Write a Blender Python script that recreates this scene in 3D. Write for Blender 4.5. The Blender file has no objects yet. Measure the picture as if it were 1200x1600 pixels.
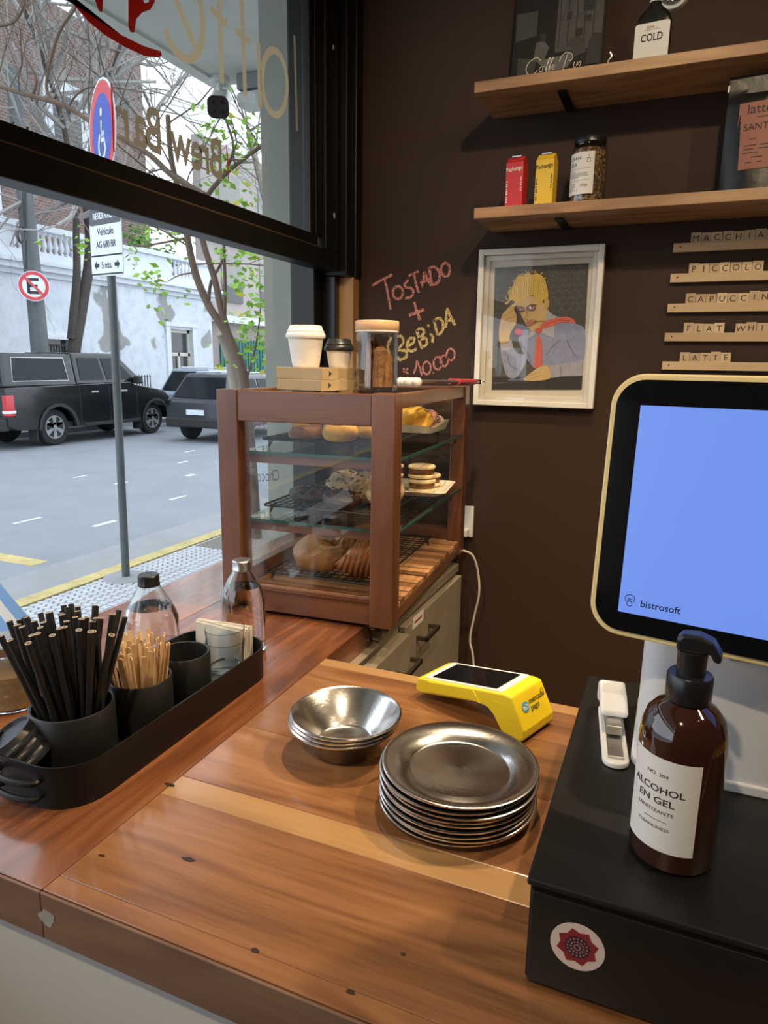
import bpy, math, random
from mathutils import Vector, Matrix
random.seed(11)
S = bpy.context.scene
COL = S.collection
PI = math.pi

# ------------------------------------------------------------------ camera, sky, lamps, exposure
CAM = Vector((0.0, 0.0, 1.55))
FPX, PITCH, ROLL, YAW = 1082.2, 0.21137, 0.014533, -0.39557
FW = Vector((math.sin(YAW)*math.cos(PITCH), math.cos(YAW)*math.cos(PITCH), -math.sin(PITCH)))
_r = Vector((math.cos(YAW), -math.sin(YAW), 0)); _u = _r.cross(FW)
RT = math.cos(ROLL)*_r + math.sin(ROLL)*_u
UP = -math.sin(ROLL)*_r + math.cos(ROLL)*_u
cd = bpy.data.cameras.new('camera'); cam = bpy.data.objects.new('camera', cd); COL.objects.link(cam)
cd.sensor_fit = 'HORIZONTAL'; cd.sensor_width = 36; cd.lens = 36*FPX/1200
cd.clip_start = .02; cd.clip_end = 300
M3 = Matrix((RT, UP, -FW)).transposed()
cam.matrix_world = Matrix.Translation(CAM) @ M3.to_4x4()
S.camera = cam

W = bpy.data.worlds.new('overcast_sky'); S.world = W; W.use_nodes = True
bgn = W.node_tree.nodes['Background']
bgn.inputs[0].default_value = (0.80, 0.90, 1.0, 1); bgn.inputs[1].default_value = 2.7

S.view_settings.view_transform = 'Standard'; S.view_settings.look = 'None'
S.view_settings.exposure = 0.0; S.view_settings.gamma = 1.0; S.view_settings.use_curve_mapping = False

SPOTS = [((0.45, 1.45, 2.98), (-0.22, 0.92, 0.99), 62, 70), ((-0.35, 1.25, 2.98), (-0.55, 1.45, 1.2), 60, 70),
         ((1.15, 0.55, 2.98), (-0.1, 0.75, 1.0), 40, 75), ((0.15, 0.35, 2.98), (-0.45, 2.05, 1.6), 46, 75),
         ((0.95, 0.2, 2.98), (0.25, 2.05, 1.55), 30, 75), ((-0.35, -0.7, 2.98), (-0.4, 0.45, 0.85), 60, 95)]
for loc, tgt, pw, ang in SPOTS:
    ld = bpy.data.lights.new('spot_lamp_light', 'SPOT'); ld.energy = pw*1.7; ld.color = (1.0, .77, .50)
    ld.spot_size = math.radians(ang); ld.spot_blend = .7; ld.shadow_soft_size = .035
    lo = bpy.data.objects.new('spot_lamp_light', ld); COL.objects.link(lo); lo.location = Vector(loc) + Vector((0, 0, -.16))
    lo.rotation_euler = (Vector(tgt)-Vector(loc)).to_track_quat('-Z', 'Y').to_euler()
    lo['label'] = 'warm light of a ceiling spot lamp'; lo['category'] = 'light'; lo['group'] = 'ceiling spot lamp lights'

# ------------------------------------------------------------------ helpers
def ray(x, y): return (x-600)/FPX*RT - (y-800)/FPX*UP + FW
def onz(x, y, z): d = ray(x, y); return CAM + d*((z-CAM.z)/d.z)
def onx(x, y, c): d = ray(x, y); return CAM + d*((c-CAM.x)/d.x)
def ony(x, y, c): d = ray(x, y); return CAM + d*((c-CAM.y)/d.y)
def R(d): return math.radians(d)

class MB:
    def __init__(s): s.v = []; s.f = []; s.m = []; s.s = []
    def add(s, vs, fs, sm=False, mi=0):
        o = len(s.v); s.v += [tuple(v) for v in vs]
        for f in fs: s.f.append(tuple(i+o for i in f)); s.m.append(mi); s.s.append(sm)
        return s
    def box(s, x0, x1, y0, y1, z0, z1, M=None, mi=0):
        vs = [Vector((x, y, z)) for z in (z0, z1) for x, y in ((x0, y0), (x1, y0), (x1, y1), (x0, y1))]
        if M: vs = [M @ v for v in vs]
        return s.add(vs, [(3, 2, 1, 0), (4, 5, 6, 7), (0, 1, 5, 4), (1, 2, 6, 5), (2, 3, 7, 6), (3, 0, 4, 7)], False, mi)
    def prism(s, poly, a, b, axis='z', M=None, sm=False, mi=0):
        n = len(poly)
        def mk(p, t):
            if axis == 'z': v = Vector((p[0], p[1], t))
            elif axis == 'y': v = Vector((p[0], t, p[1]))
            else: v = Vector((t, p[0], p[1]))
            return M @ v if M else v
        vs = [mk(p, a) for p in poly] + [mk(p, b) for p in poly]
        s.add(vs, [tuple(range(n))[::-1], tuple(range(n, 2*n))], False, mi)
        o = len(s.v)-2*n
        for i in range(n):
            j = (i+1) % n; s.f.append((o+i, o+j, o+n+j, o+n+i)); s.m.append(mi); s.s.append(sm)
        return s
    def lathe(s, prof, c=(0, 0, 0), n=32, M=None, mi=0, sq=None):
        vs = []; fs = []
        for r, z in prof:
            for k in range(n):
                a = 2*PI*k/n; rr = r*(sq(a, z) if sq else 1)
                v = Vector((rr*math.cos(a), rr*math.sin(a), z))
                v = (M @ v) if M else v + Vector(c)
                vs.append(v)
        for i in range(len(prof)-1):
            for k in range(n):
                k2 = (k+1) % n; fs.append((i*n+k, i*n+k2, (i+1)*n+k2, (i+1)*n+k))
        if prof[0][0] > 1e-6: fs.append(tuple(range(n))[::-1])
        if prof[-1][0] > 1e-6: fs.append(tuple((len(prof)-1)*n+k for k in range(n)))
        return s.add(vs, fs, True, mi)
    def tube(s, pts, r, n=8, closed=False, caps=True, mi=0, flat=None):
        pts = [Vector(p) for p in pts]; m = len(pts); vs = []; fs = []
        up = None
        for i, p in enumerate(pts):
            a = pts[(i-1) % m] if (closed or i > 0) else p
            b = pts[(i+1) % m] if (closed or i < m-1) else p
            t = (b-a)
            t = t.normalized() if t.length > 1e-9 else Vector((0, 0, 1))
            if up is None: up = t.orthogonal().normalized()
            up = (up - t*up.dot(t))
            up = up.normalized() if up.length > 1e-6 else t.orthogonal().normalized()
            sd = t.cross(up); rr = r[i] if isinstance(r, (list, tuple)) else r
            for k in range(n):
                q = 2*PI*k/n; vs.append(p + up*(rr*math.cos(q)) + sd*(rr*math.sin(q)))
        for i in range(m if closed else m-1):
            j = (i+1) % m
            for k in range(n):
                k2 = (k+1) % n; fs.append((i*n+k, i*n+k2, j*n+k2, j*n+k))
        if caps and not closed:
            fs.append(tuple(range(n))[::-1]); fs.append(tuple((m-1)*n+k for k in range(n)))
        return s.add(vs, fs, True, mi)
    def ribbon(s, pts, w, nrm, mi=0):
        """flat strip of width w lying in the plane with normal nrm"""
        pts = [Vector(p) for p in pts]; m = len(pts); vs = []; fs = []; nrm = Vector(nrm)
        for i, p in enumerate(pts):
            t = (pts[min(i+1, m-1)] - pts[max(i-1, 0)])
            t = t.normalized() if t.length > 1e-9 else Vector((1, 0, 0))
            sd = nrm.cross(t).normalized(); ww = (w[i] if isinstance(w, (list, tuple)) else w)/2
            vs += [p+sd*ww, p-sd*ww]
        for i in range(m-1): fs.append((2*i, 2*i+1, 2*i+3, 2*i+2))
        return s.add(vs, fs, False, mi)
    def ball(s, c, r, M=None, n=24, m=14, fn=None, mi=0):
        vs = []; fs = []
        rx, ry, rz = r if isinstance(r, (tuple, list)) else (r, r, r)
        for i in range(m+1):
            th = PI*i/m
            for k in range(n):
                ph = 2*PI*k/n; d = Vector((math.sin(th)*math.cos(ph), math.sin(th)*math.sin(ph), -math.cos(th)))
                q = fn(d) if fn else 1
                v = Vector((d.x*rx*q, d.y*ry*q, d.z*rz*q)); v = (M @ v) if M else v
                vs.append(v + Vector(c))
        for i in range(m):
            for k in range(n):
                k2 = (k+1) % n; fs.append((i*n+k, i*n+k2, (i+1)*n+k2, (i+1)*n+k))
        return s.add(vs, fs, True, mi)
    def mesh(s, name, mats):
        me = bpy.data.meshes.new(name); me.from_pydata(s.v, [], s.f)
        for m in (mats if isinstance(mats, (list, tuple)) else [mats]): me.materials.append(m)
        me.polygons.foreach_set('material_index', s.m); me.polygons.foreach_set('use_smooth', s.s)
        me.update()
        if any(s.s): me.set_sharp_from_angle(angle=R(38))
        return me
    def build(s, name, mats, parent=None, world=False, bevel=0, kind=None, seg=2):
        if world and parent is not None:
            Mi = pmat(parent).inverted(); s.v = [tuple(Mi @ Vector(v)) for v in s.v]
        o = bpy.data.objects.new(name, s.mesh(name, mats)); COL.objects.link(o)
        if parent is not None: o.parent = parent
        if bevel:
            b = o.modifiers.new('bevel', 'BEVEL'); b.width = bevel; b.segments = seg; b.limit_method = 'ANGLE'; b.angle_limit = R(40)
        if kind: o['kind'] = kind
        return o

def pmat(o):
    m = Matrix.Translation(o.location) @ o.rotation_euler.to_matrix().to_4x4()
    return (pmat(o.parent) @ m) if o.parent else m
def tag(o, label, cat, group=None):
    o['label'] = label; o['category'] = cat
    if group: o['group'] = group
    return o
def thing(name, label, cat, loc=(0, 0, 0), rz=0, group=None):
    o = bpy.data.objects.new(name, None); COL.objects.link(o); o.empty_display_size = .05
    o.location = loc; o.rotation_euler = (0, 0, rz)
    return tag(o, label, cat, group)
def structure(o): o['kind'] = 'structure'; return o
def share(name, me, parent=None, loc=(0, 0, 0), rot=(0, 0, 0)):
    o = bpy.data.objects.new(name, me); COL.objects.link(o)
    if parent is not None: o.parent = parent
    o.location = loc; o.rotation_euler = rot
    return o
def dup(root, loc, rz, label=None):
    r = root.copy(); COL.objects.link(r); r.location = loc; r.rotation_euler = (0, 0, rz)
    if label: r['label'] = label
    for ch in list(root.children):
        c = ch.copy(); COL.objects.link(c); c.parent = r
        for g in list(ch.children):
            d = g.copy(); COL.objects.link(d); d.parent = c
    return r
def rrect(w, h, r, n=6, cx=0, cy=0):
    out = []
    for sx, sy, a0 in ((1, 1, 0), (-1, 1, 90), (-1, -1, 180), (1, -1, 270)):
        for k in range(n+1):
            a = R(a0+90*k/n); out.append((cx+sx*(w/2-r)+r*math.cos(a), cy+sy*(h/2-r)+r*math.sin(a)))
    return out
def smooth_path(pts, n=4):
    pts = [Vector(p) for p in pts]; out = []
    for i in range(len(pts)-1):
        p0 = pts[max(i-1, 0)]; p1 = pts[i]; p2 = pts[i+1]; p3 = pts[min(i+2, len(pts)-1)]
        for k in range(n):
            t = k/n
            out.append(.5*((2*p1)+(p2-p0)*t+(2*p0-5*p1+4*p2-p3)*t*t+(3*p1-p0-3*p2+p3)*t**3))
    out.append(pts[-1]); return out
_tc = {}
def glyphs(s, size, align='CENTER', bold=0):
    key = (s, size, align, bold)
    if key in _tc: return _tc[key]
    cu = bpy.data.curves.new('t', 'FONT'); cu.body = s; cu.size = size; cu.align_x = align; cu.resolution_u = 3; cu.offset = bold
    ob = bpy.data.objects.new('t', cu); COL.objects.link(ob)
    bpy.context.view_layer.update()
    me = bpy.data.meshes.new_from_object(ob.evaluated_get(bpy.context.evaluated_depsgraph_get()))
    r = ([(v.co.x, v.co.y) for v in me.vertices], [tuple(p.vertices) for p in me.polygons])
    bpy.data.objects.remove(ob); bpy.data.curves.remove(cu); bpy.data.meshes.remove(me)
    _tc[key] = r; return r
def text(mb, s, size, o, ux, uy, align='CENTER', bold=0, mi=0, sx=1):
    vs, fs = glyphs(s, size, align, bold); o = Vector(o); ux = Vector(ux); uy = Vector(uy)
    return mb.add([o+ux*(x*sx)+uy*y for x, y in vs], fs, False, mi)
def textf(mb, s, size, fn, align='CENTER', bold=0, mi=0):
    vs, fs = glyphs(s, size, align, bold); return mb.add([fn(x, y) for x, y in vs], fs, False, mi)

# ------------------------------------------------------------------ materials
def newmat(name):
    m = bpy.data.materials.new(name); m.use_nodes = True; nt = m.node_tree
    return m, nt, nt.nodes['Principled BSDF'], nt.nodes['Material Output']
def N(nt, t, **kw):
    n = nt.nodes.new(t)
    for k, v in kw.items():
        if k in n.inputs: n.inputs[k].default_value = v
        else: setattr(n, k, v)
    return n
def pm(name, col, rough=.5, metal=0, var=0, vscale=20, bump=0, bscale=60, coat=0, spec=None, trans=0, ior=None, emit=None, aniso=0, sheen=0):
    m, nt, b, out = newmat(name); L = nt.links
    b.inputs['Base Color'].default_value = (*col, 1); b.inputs['Roughness'].default_value = rough; b.inputs['Metallic'].default_value = metal
    if coat: b.inputs['Coat Weight'].default_value = coat; b.inputs['Coat Roughness'].default_value = .08
    if spec is not None: b.inputs['Specular IOR Level'].default_value = spec
    if trans: b.inputs['Transmission Weight'].default_value = trans
    if ior: b.inputs['IOR'].default_value = ior
    if aniso: b.inputs['Anisotropic'].default_value = aniso
    if sheen: b.inputs['Sheen Weight'].default_value = sheen
    if emit: b.inputs['Emission Color'].default_value = (*emit[:3], 1); b.inputs['Emission Strength'].default_value = emit[3]
    if var or bump:
        tc = N(nt, 'ShaderNodeTexCoord')
        nz = N(nt, 'ShaderNodeTexNoise', Scale=vscale, Detail=6.0, Roughness=.6); L.new(tc.outputs['Object'], nz.inputs['Vector'])
        if var:
            mx = N(nt, 'ShaderNodeMix', data_type='RGBA'); L.new(nz.outputs['Fac'], mx.inputs['Factor'])
            mx.inputs['A'].default_value = (*[max(0, c*(1-var)) for c in col], 1); mx.inputs['B'].default_value = (*[min(1, c*(1+var)) for c in col], 1)
            L.new(mx.outputs['Result'], b.inputs['Base Color'])
        if bump:
            n2 = N(nt, 'ShaderNodeTexNoise', Scale=bscale, Detail=5.0); L.new(tc.outputs['Object'], n2.inputs['Vector'])
            bp = N(nt, 'ShaderNodeBump', Strength=bump, Distance=.01); L.new(n2.outputs['Fac'], bp.inputs['Height']); L.new(bp.outputs['Normal'], b.inputs['Normal'])
    return m
def wood(name, dark, mid, light, axis='X', rough=.35, coat=0, rings=7.0, k=1.0, fine=.35, rrand=True, rvar=.12, ringc=.07):
    m, nt, b, out = newmat(name); L = nt.links
    g = N(nt, 'ShaderNodeNewGeometry'); oi = N(nt, 'ShaderNodeObjectInfo')
    ad = N(nt, 'ShaderNodeVectorMath', operation='ADD')
    sc = N(nt, 'ShaderNodeVectorMath', operation='SCALE'); cmb = N(nt, 'ShaderNodeCombineXYZ')
    for i in range(3): L.new(oi.outputs['Random'], cmb.inputs[i])
    L.new(cmb.outputs[0], sc.inputs[0]); sc.inputs['Scale'].default_value = 37.0 if rrand else 0
    L.new(g.outputs['Position'], ad.inputs[0]); L.new(sc.outputs[0], ad.inputs[1])
    def mp(a, c):
        q = N(nt, 'ShaderNodeMapping'); q.inputs['Scale'].default_value = {'X': (a, c, c), 'Y': (c, a, c), 'Z': (c, c, a)}[axis]
        L.new(ad.outputs[0], q.inputs[0]); return q
    n1 = N(nt, 'ShaderNodeTexNoise', Scale=1.0*k, Detail=2.0, Distortion=.5); L.new(mp(1.6, 9).outputs[0], n1.inputs['Vector'])
    mu = N(nt, 'ShaderNodeMath', operation='MULTIPLY'); L.new(n1.outputs['Fac'], mu.inputs[0]); mu.inputs[1].default_value = rings*2*PI
    sn = N(nt, 'ShaderNodeMath', operation='SINE'); L.new(mu.outputs[0], sn.inputs[0])
    n2 = N(nt, 'ShaderNodeTexNoise', Scale=1.0*k, Detail=7.0, Roughness=.7); L.new(mp(5, 90).outputs[0], n2.inputs['Vector'])
    n3 = N(nt, 'ShaderNodeTexNoise', Scale=1.0*k, Detail=3.0); L.new(mp(1.2, 5).outputs[0], n3.inputs['Vector'])
    a1 = N(nt, 'ShaderNodeMath', operation='MULTIPLY_ADD'); L.new(sn.outputs[0], a1.inputs[0]); a1.inputs[1].default_value = ringc; L.new(n3.outputs['Fac'], a1.inputs[2])
    s2 = N(nt, 'ShaderNodeMath', operation='SUBTRACT'); L.new(n2.outputs['Fac'], s2.inputs[0]); s2.inputs[1].default_value = .5
    a2 = N(nt, 'ShaderNodeMath', operation='MULTIPLY_ADD'); L.new(s2.outputs[0], a2.inputs[0]); a2.inputs[1].default_value = fine; L.new(a1.outputs[0], a2.inputs[2])
    cr = N(nt, 'ShaderNodeValToRGB'); L.new(a2.outputs[0], cr.inputs[0])
    e = cr.color_ramp.elements; e[0].position = .22; e[0].color = (*dark, 1); e[1].position = .78; e[1].color = (*light, 1)
    x = e.new(.5); x.color = (*mid, 1)
    hv = N(nt, 'ShaderNodeHueSaturation'); L.new(cr.outputs[0], hv.inputs['Color']); mr = N(nt, 'ShaderNodeMapRange'); L.new(oi.outputs['Random'], mr.inputs[0]); mr.inputs['To Min'].default_value = 1-rvar; mr.inputs['To Max'].default_value = 1+rvar; L.new(mr.outputs[0], hv.inputs['Value'])
    L.new(hv.outputs[0], b.inputs['Base Color'])
    b.inputs['Roughness'].default_value = rough
    if coat: b.inputs['Coat Weight'].default_value = coat; b.inputs['Coat Roughness'].default_value = .12
    bp = N(nt, 'ShaderNodeBump', Strength=.12, Distance=.004); L.new(n2.outputs['Fac'], bp.inputs['Height']); L.new(bp.outputs['Normal'], b.inputs['Normal'])
    return m
def pane_glass(name, tint=(1, 1, 1), gain=1.0, rough=0.0):
    m, nt, b, out = newmat(name); L = nt.links; nt.nodes.remove(b)
    lw = N(nt, 'ShaderNodeLayerWeight', Blend=.5); pw = N(nt, 'ShaderNodeMath', operation='POWER'); pw.inputs[1].default_value = 4.0; L.new(lw.outputs['Facing'], pw.inputs[0])
    mu = N(nt, 'ShaderNodeMath', operation='MULTIPLY_ADD'); mu.inputs[1].default_value = .9; mu.inputs[2].default_value = .035*gain; mu.use_clamp = True
    L.new(pw.outputs[0], mu.inputs[0])
    t = N(nt, 'ShaderNodeBsdfTransparent'); t.inputs[0].default_value = (*tint, 1)
    g = N(nt, 'ShaderNodeBsdfGlossy', Roughness=rough)
    mx = N(nt, 'ShaderNodeMixShader'); L.new(mu.outputs[0], mx.inputs[0]); L.new(t.outputs[0], mx.inputs[1]); L.new(g.outputs[0], mx.inputs[2])
    L.new(mx.outputs[0], out.inputs['Surface']); return m
def chalk(name, col, thr=.42):
    m, nt, b, out = newmat(name); L = nt.links
    b.inputs['Base Color'].default_value = (*col, 1); b.inputs['Roughness'].default_value = .95
    g = N(nt, 'ShaderNodeNewGeometry'); nz = N(nt, 'ShaderNodeTexNoise', Scale=330.0, Detail=3.0); L.new(g.outputs['Position'], nz.inputs['Vector'])
    cr = N(nt, 'ShaderNodeValToRGB'); cr.color_ramp.elements[0].position = thr-.07; cr.color_ramp.elements[1].position = thr+.1
    L.new(nz.outputs['Fac'], cr.inputs[0]); t = N(nt, 'ShaderNodeBsdfTransparent')
    mx = N(nt, 'ShaderNodeMixShader'); L.new(cr.outputs[0], mx.inputs[0]); L.new(t.outputs[0], mx.inputs[1]); L.new(b.outputs[0], mx.inputs[2])
    L.new(mx.outputs[0], out.inputs['Surface']); return m

def vinyl(name, col):
    m, nt, b, out = newmat(name); L = nt.links
    b.inputs['Base Color'].default_value = (*col, 1); b.inputs['Roughness'].default_value = .6
    t = N(nt, 'ShaderNodeBsdfTranslucent'); t.inputs[0].default_value = (*col, 1)
    mx = N(nt, 'ShaderNodeMixShader'); mx.inputs[0].default_value = .5; L.new(b.outputs[0], mx.inputs[1]); L.new(t.outputs[0], mx.inputs[2])
    L.new(mx.outputs[0], out.inputs['Surface']); return m
K = {}
K['wall'] = pm('brown_wall_paint', (.043, .0225, .0135), .7, spec=.3, var=.18, vscale=2.2, bump=.05, bscale=220)
K['ceil'] = pm('ceiling_paint', (.42, .40, .37), .8, var=.05)
K['room'] = pm('room_wall_paint', (.30, .26, .22), .8, var=.05)
K['floor'] = pm('floor_cement', (.20, .19, .18), .5, var=.2, vscale=5)
K['top'] = wood('counter_wood', (.105, .042, .016), (.255, .110, .042), (.36, .180, .080), 'X', .28, .6, 6, fine=.6)
K['top_pale'] = wood('counter_wood_pale', (.25, .125, .045), (.385, .215, .085), (.47, .28, .125), 'X', .28, .6, 3, fine=.35)
K['top_y'] = wood('window_counter_wood', (.095, .032, .013), (.24, .085, .032), (.36, .155, .065), 'Y', .26, .65, 7, fine=.6)
K['edge'] = wood('counter_edge_wood', (.085, .045, .028), (.17, .095, .06), (.26, .155, .10), 'X', .45, .1, 4)
K['case'] = wood('case_wood', (.075, .024, .011), (.130, .047, .021), (.185, .075, .035), 'Z', .35, .3, 4, 1.2, .2)
K['case_x'] = wood('case_wood_rail', (.075, .026, .012), (.135, .051, .023), (.19, .080, .037), 'X', .35, .3, 4, 1.2, .2)
K['case_y'] = wood('case_wood_side', (.085, .032, .015), (.165, .068, .031), (.23, .105, .05), 'Y', .38, .3, 4, 1.2, .2)
K['slat'] = wood('slat_wood', (.16, .062, .025), (.36, .17, .07), (.52, .29, .13), 'X', .45, 0, 3, 1.0, .3, rvar=.5)
K['shelf'] = wood('shelf_wood', (.16, .078, .033), (.33, .18, .085), (.46, .28, .14), 'X', .5, 0, 5, 1.0, .5, ringc=.13)
K['tile'] = wood('tile_wood', (.50, .34, .19), (.62, .45, .26), (.70, .53, .33), 'X', .55, 0, 2, 2.0, .15)
K['ledge'] = wood('ledge_wood', (.50, .32, .16), (.63, .43, .23), (.72, .52, .30), 'X', .5, 0, 2, 1.5, .15)
K['stick'] = wood('stirrer_wood', (.55, .36, .18), (.70, .49, .27), (.80, .60, .36), 'Z', .6, 0, 2, 2.0, .2)
K['lidwood'] = wood('jar_lid_wood', (.40, .22, .10), (.55, .33, .17), (.63, .41, .23), 'X', .5, 0, 3, 3.0, .2)
K['jamb'] = wood('jamb_wood', (.26, .13, .05), (.44, .25, .11), (.52, .32, .15), 'Z', .6, 0, 3, 1.0, .3)
K['frame_blk'] = pm('black_window_paint', (.0065, .006, .0055), .36, spec=.35, var=.3, vscale=14, bump=.08, bscale=40)
K['worn'] = pm('worn_frame_edge', (.085, .052, .030), .5, var=.5, vscale=60)
K['glass'] = pane_glass('window_glass', (.97, .985, .98), .75)
K['caseglass'] = pane_glass('case_glass', (.985, .995, .99), 1.2)
K['shelfglass'] = pane_glass('shelf_glass', (.94, .98, .965), 1.2)
K['glassedge'] = pm('glass_cut_edge', (.025, .11, .09), .15, trans=.3, spec=.6)
K['clear'] = pm('clear_glass', (.97, .985, .985), 0.0, trans=1.0, ior=1.45)
K['thinclear'] = pane_glass('thin_clear_glass', (.985, .99, .99), 1.6)
K['water'] = pm('water', (.98, .99, .99), 0.0, trans=1.0, ior=1.33)
K['steel'] = pm('brushed_steel', (.62, .60, .57), .20, 1.0, var=.10, vscale=30, bump=.03, bscale=200, aniso=.5)
K['alu'] = pm('aluminium_cap', (.66, .65, .63), .32, 1.0)
K['blackmetal'] = pm('black_powder_metal', (.006, .0058, .0058), .4, spec=.35, var=.3, vscale=30)
K['ceramic'] = pm('matte_black_ceramic', (.013, .013, .013), .45, bump=.02, bscale=300)
K['straw'] = pm('black_paper', (.012, .012, .013), .55, bump=.05, bscale=400)
K['strawin'] = pm('straw_paper_core', (.55, .47, .40), .8)
K['blackplastic'] = pm('black_plastic', (.012, .012, .013), .3)
K['lidblack'] = pm('black_lid_plastic', (.02, .021, .024), .36)
K['wirek'] = pm('black_wire', (.012, .012, .013), .4)
K['white'] = pm('white_plastic', (.75, .74, .72), .35)
K['whiteframe'] = wood('white_painted_wood', (.62, .58, .50), (.74, .70, .62), (.80, .77, .70), 'Z', .5, 0, 2, 1.0, .1)
K['mat'] = pm('picture_mat', (.66, .60, .48), .8, var=.05)
K['paper'] = pm('white_label_paper', (.70, .67, .62), .7)
K['ink'] = pm('black_ink', (.02, .019, .018), .7)
K['greyink'] = pm('grey_ink', (.16, .15, .14), .7)
K['kraft'] = pm('kraft_board', (.42, .30, .155), .75, var=.08, vscale=80)
K['cupw'] = pm('white_paper_cup', (.78, .75, .70), .6)
K['napkin'] = pm('napkin_paper', (.72, .66, .57), .9, bump=.1, bscale=400)
K['beige'] = pm('beige_laminate', (.25, .205, .145), .55, var=.22, vscale=16, bump=.04)
K['panel'] = pm('counter_panel_paint', (.60, .58, .54), .6, var=.04, vscale=4)
K['handle'] = pm('brushed_handle', (.22, .19, .16), .35, 1.0)
K['yellow'] = pm('yellow_plastic', (.80, .60, .02), .38)
K['screenblk'] = pm('black_screen_glass', (.006, .006, .007), .06, spec=.5)
K['cream'] = pm('cream_bezel', (.80, .62, .28), .4)
K['lit'] = pm('lit_blue_screen', (.02, .04, .10), .25, emit=(.175, .31, .88, .9))
K['blueink'] = pm('navy_screen_print', (.006, .012, .07), .4)
K['posw'] = pm('white_stand', (.62, .63, .65), .4)
K['amber'] = pm('amber_glass', (.034, .0115, .006), .06, coat=.6, spec=.6)
K['drawer'] = pm('black_drawer_enamel', (.008, .0075, .0072), .38, var=.5, vscale=9, spec=.4)
K['redpack'] = pm('red_carton', (.55, .025, .03), .45)
K['yelpack'] = pm('yellow_carton', (.80, .50, .03), .45)
K['creamprint'] = pm('cream_print', (.80, .72, .60), .6)
K['bag'] = pm('black_foil', (.010, .009, .008), .34, bump=.2, bscale=16, spec=.35)
K['pinklabel'] = pm('terracotta_label', (.27, .105, .068), .6, var=.06)
K['granola'] = pm('granola', (.22, .12, .055), .7, var=.7, vscale=130, bump=.6, bscale=140)
def voromat(name, cols, scale, rough=.7):
    m, nt, b, out = newmat(name); L = nt.links
    tc = N(nt, 'ShaderNodeTexCoord'); vo = N(nt, 'ShaderNodeTexVoronoi', Scale=scale); L.new(tc.outputs['Object'], vo.inputs['Vector'])
    sp = N(nt, 'ShaderNodeSeparateColor'); L.new(vo.outputs['Color'], sp.inputs[0]); cr = N(nt, 'ShaderNodeValToRGB'); L.new(sp.outputs[0], cr.inputs[0])
    e = cr.color_ramp.elements; e[0].color = (*cols[0], 1); e[1].color = (*cols[-1], 1)
    for i, c in enumerate(cols[1:-1]): x = e.new((i+1)/(len(cols)-1)); x.color = (*c, 1)
    cr.color_ramp.interpolation = 'CONSTANT'; L.new(cr.outputs[0], b.inputs['Base Color']); b.inputs['Roughness'].default_value = rough
    bp = N(nt, 'ShaderNodeBump', Strength=.8, Distance=.003); bp.invert = True; L.new(vo.outputs['Distance'], bp.inputs['Height']); L.new(bp.outputs['Normal'], b.inputs['Normal'])
    return m
K['granola'] = voromat('granola', [(.05, .025, .012), (.16, .08, .035), (.30, .19, .09), (.10, .05, .02), (.48, .36, .22)], 190)
K['sprinkle'] = voromat('sprinkles', [(.55, .10, .16), (.70, .55, .50), (.12, .06, .04), (.75, .35, .12), (.60, .45, .55)], 330)
K['bark'] = pm('dried_bark', (.30, .14, .055), .85, var=.6, vscale=50, bump=.7, bscale=60)
K['redplastic'] = pm('pink_red_grip', (.50, .045, .07), .4)
K['dough'] = pm('baked_dough', (.40, .19, .065), .38, var=.5, vscale=24, bump=.5, bscale=38)
K['doughd'] = pm('dark_baked_dough', (.26, .095, .03), .36, var=.45, vscale=30, bump=.3, bscale=60)
K['yellowdough'] = pm('yellow_cheese_dough', (.74, .40, .05), .55, var=.3, vscale=20, bump=.3, bscale=40)
K['choco'] = pm('chocolate_dough', (.035, .013, .010), .5, var=.5, vscale=40, bump=.5, bscale=60)
K['cookie'] = pm('pale_cookie_dough', (.34, .22, .12), .7, var=.5, vscale=45, bump=.5, bscale=50)
K['alfajor'] = pm('alfajor_biscuit', (.68, .52, .29), .75, var=.08)
K['dulce'] = pm('milk_jam', (.16, .06, .02), .4)
K['porcelain'] = pm('ivory_porcelain', (.72, .66, .54), .22)
K['cable'] = pm('white_cable', (.62, .57, .49), .5)
K['sugar'] = pm('brown_sugar', (.45, .30, .15), .8, var=.3, vscale=60, bump=.3)
K['flagblue'] = pm('light_blue_cloth', (.22, .42, .78), .8)
K['flagwhite'] = pm('white_cloth', (.80, .80, .80), .8)
K['chalkpink'] = chalk('pink_chalk', (.66, .26, .22))
K['chalkyel'] = chalk('yellow_chalk', (.68, .50, .20))
K['goldletter'] = vinyl('cream_vinyl', (.72, .56, .34))
K['tanletter'] = vinyl('tan_vinyl', (.36, .265, .165))
K['redvinyl'] = vinyl('red_vinyl', (.62, .035, .022))
K['downlight'] = pm('lamp_lens', (.9, .8, .6), .3, emit=(1, .8, .55, 12))
# outdoors
K['asphalt'] = pm('asphalt', (.225, .24, .265), .8, var=.22, vscale=1.4, bump=.1, bscale=90)
K['gutter'] = pm('gutter_concrete', (.27, .275, .285), .8, var=.2, vscale=3)
K['stone'] = pm('paving_stone', (.47, .48, .50), .75, var=.2, vscale=9)
K['grout'] = pm('paving_grout', (.16, .165, .17), .9)
K['kerbyel'] = pm('worn_yellow_paint', (.50, .40, .17), .8, var=.5, vscale=9)
K['roadwhite'] = pm('worn_white_paint', (.60, .61, .62), .8, var=.2)
K['concrete'] = pm('grey_concrete', (.35, .36, .31), .85, var=.16, vscale=5, bump=.08, bscale=40)
K['soffit'] = pm('soffit_concrete', (.68, .67, .63), .85, var=.22, vscale=4, bump=.15, bscale=25)
K['pole'] = pm('grey_pole_paint', (.085, .095, .10), .5, var=.3, vscale=8)
K['signw'] = pm('sign_white', (.66, .72, .80), .5)
K['signdark'] = pm('sign_dark', (.05, .055, .065), .5)
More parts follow.
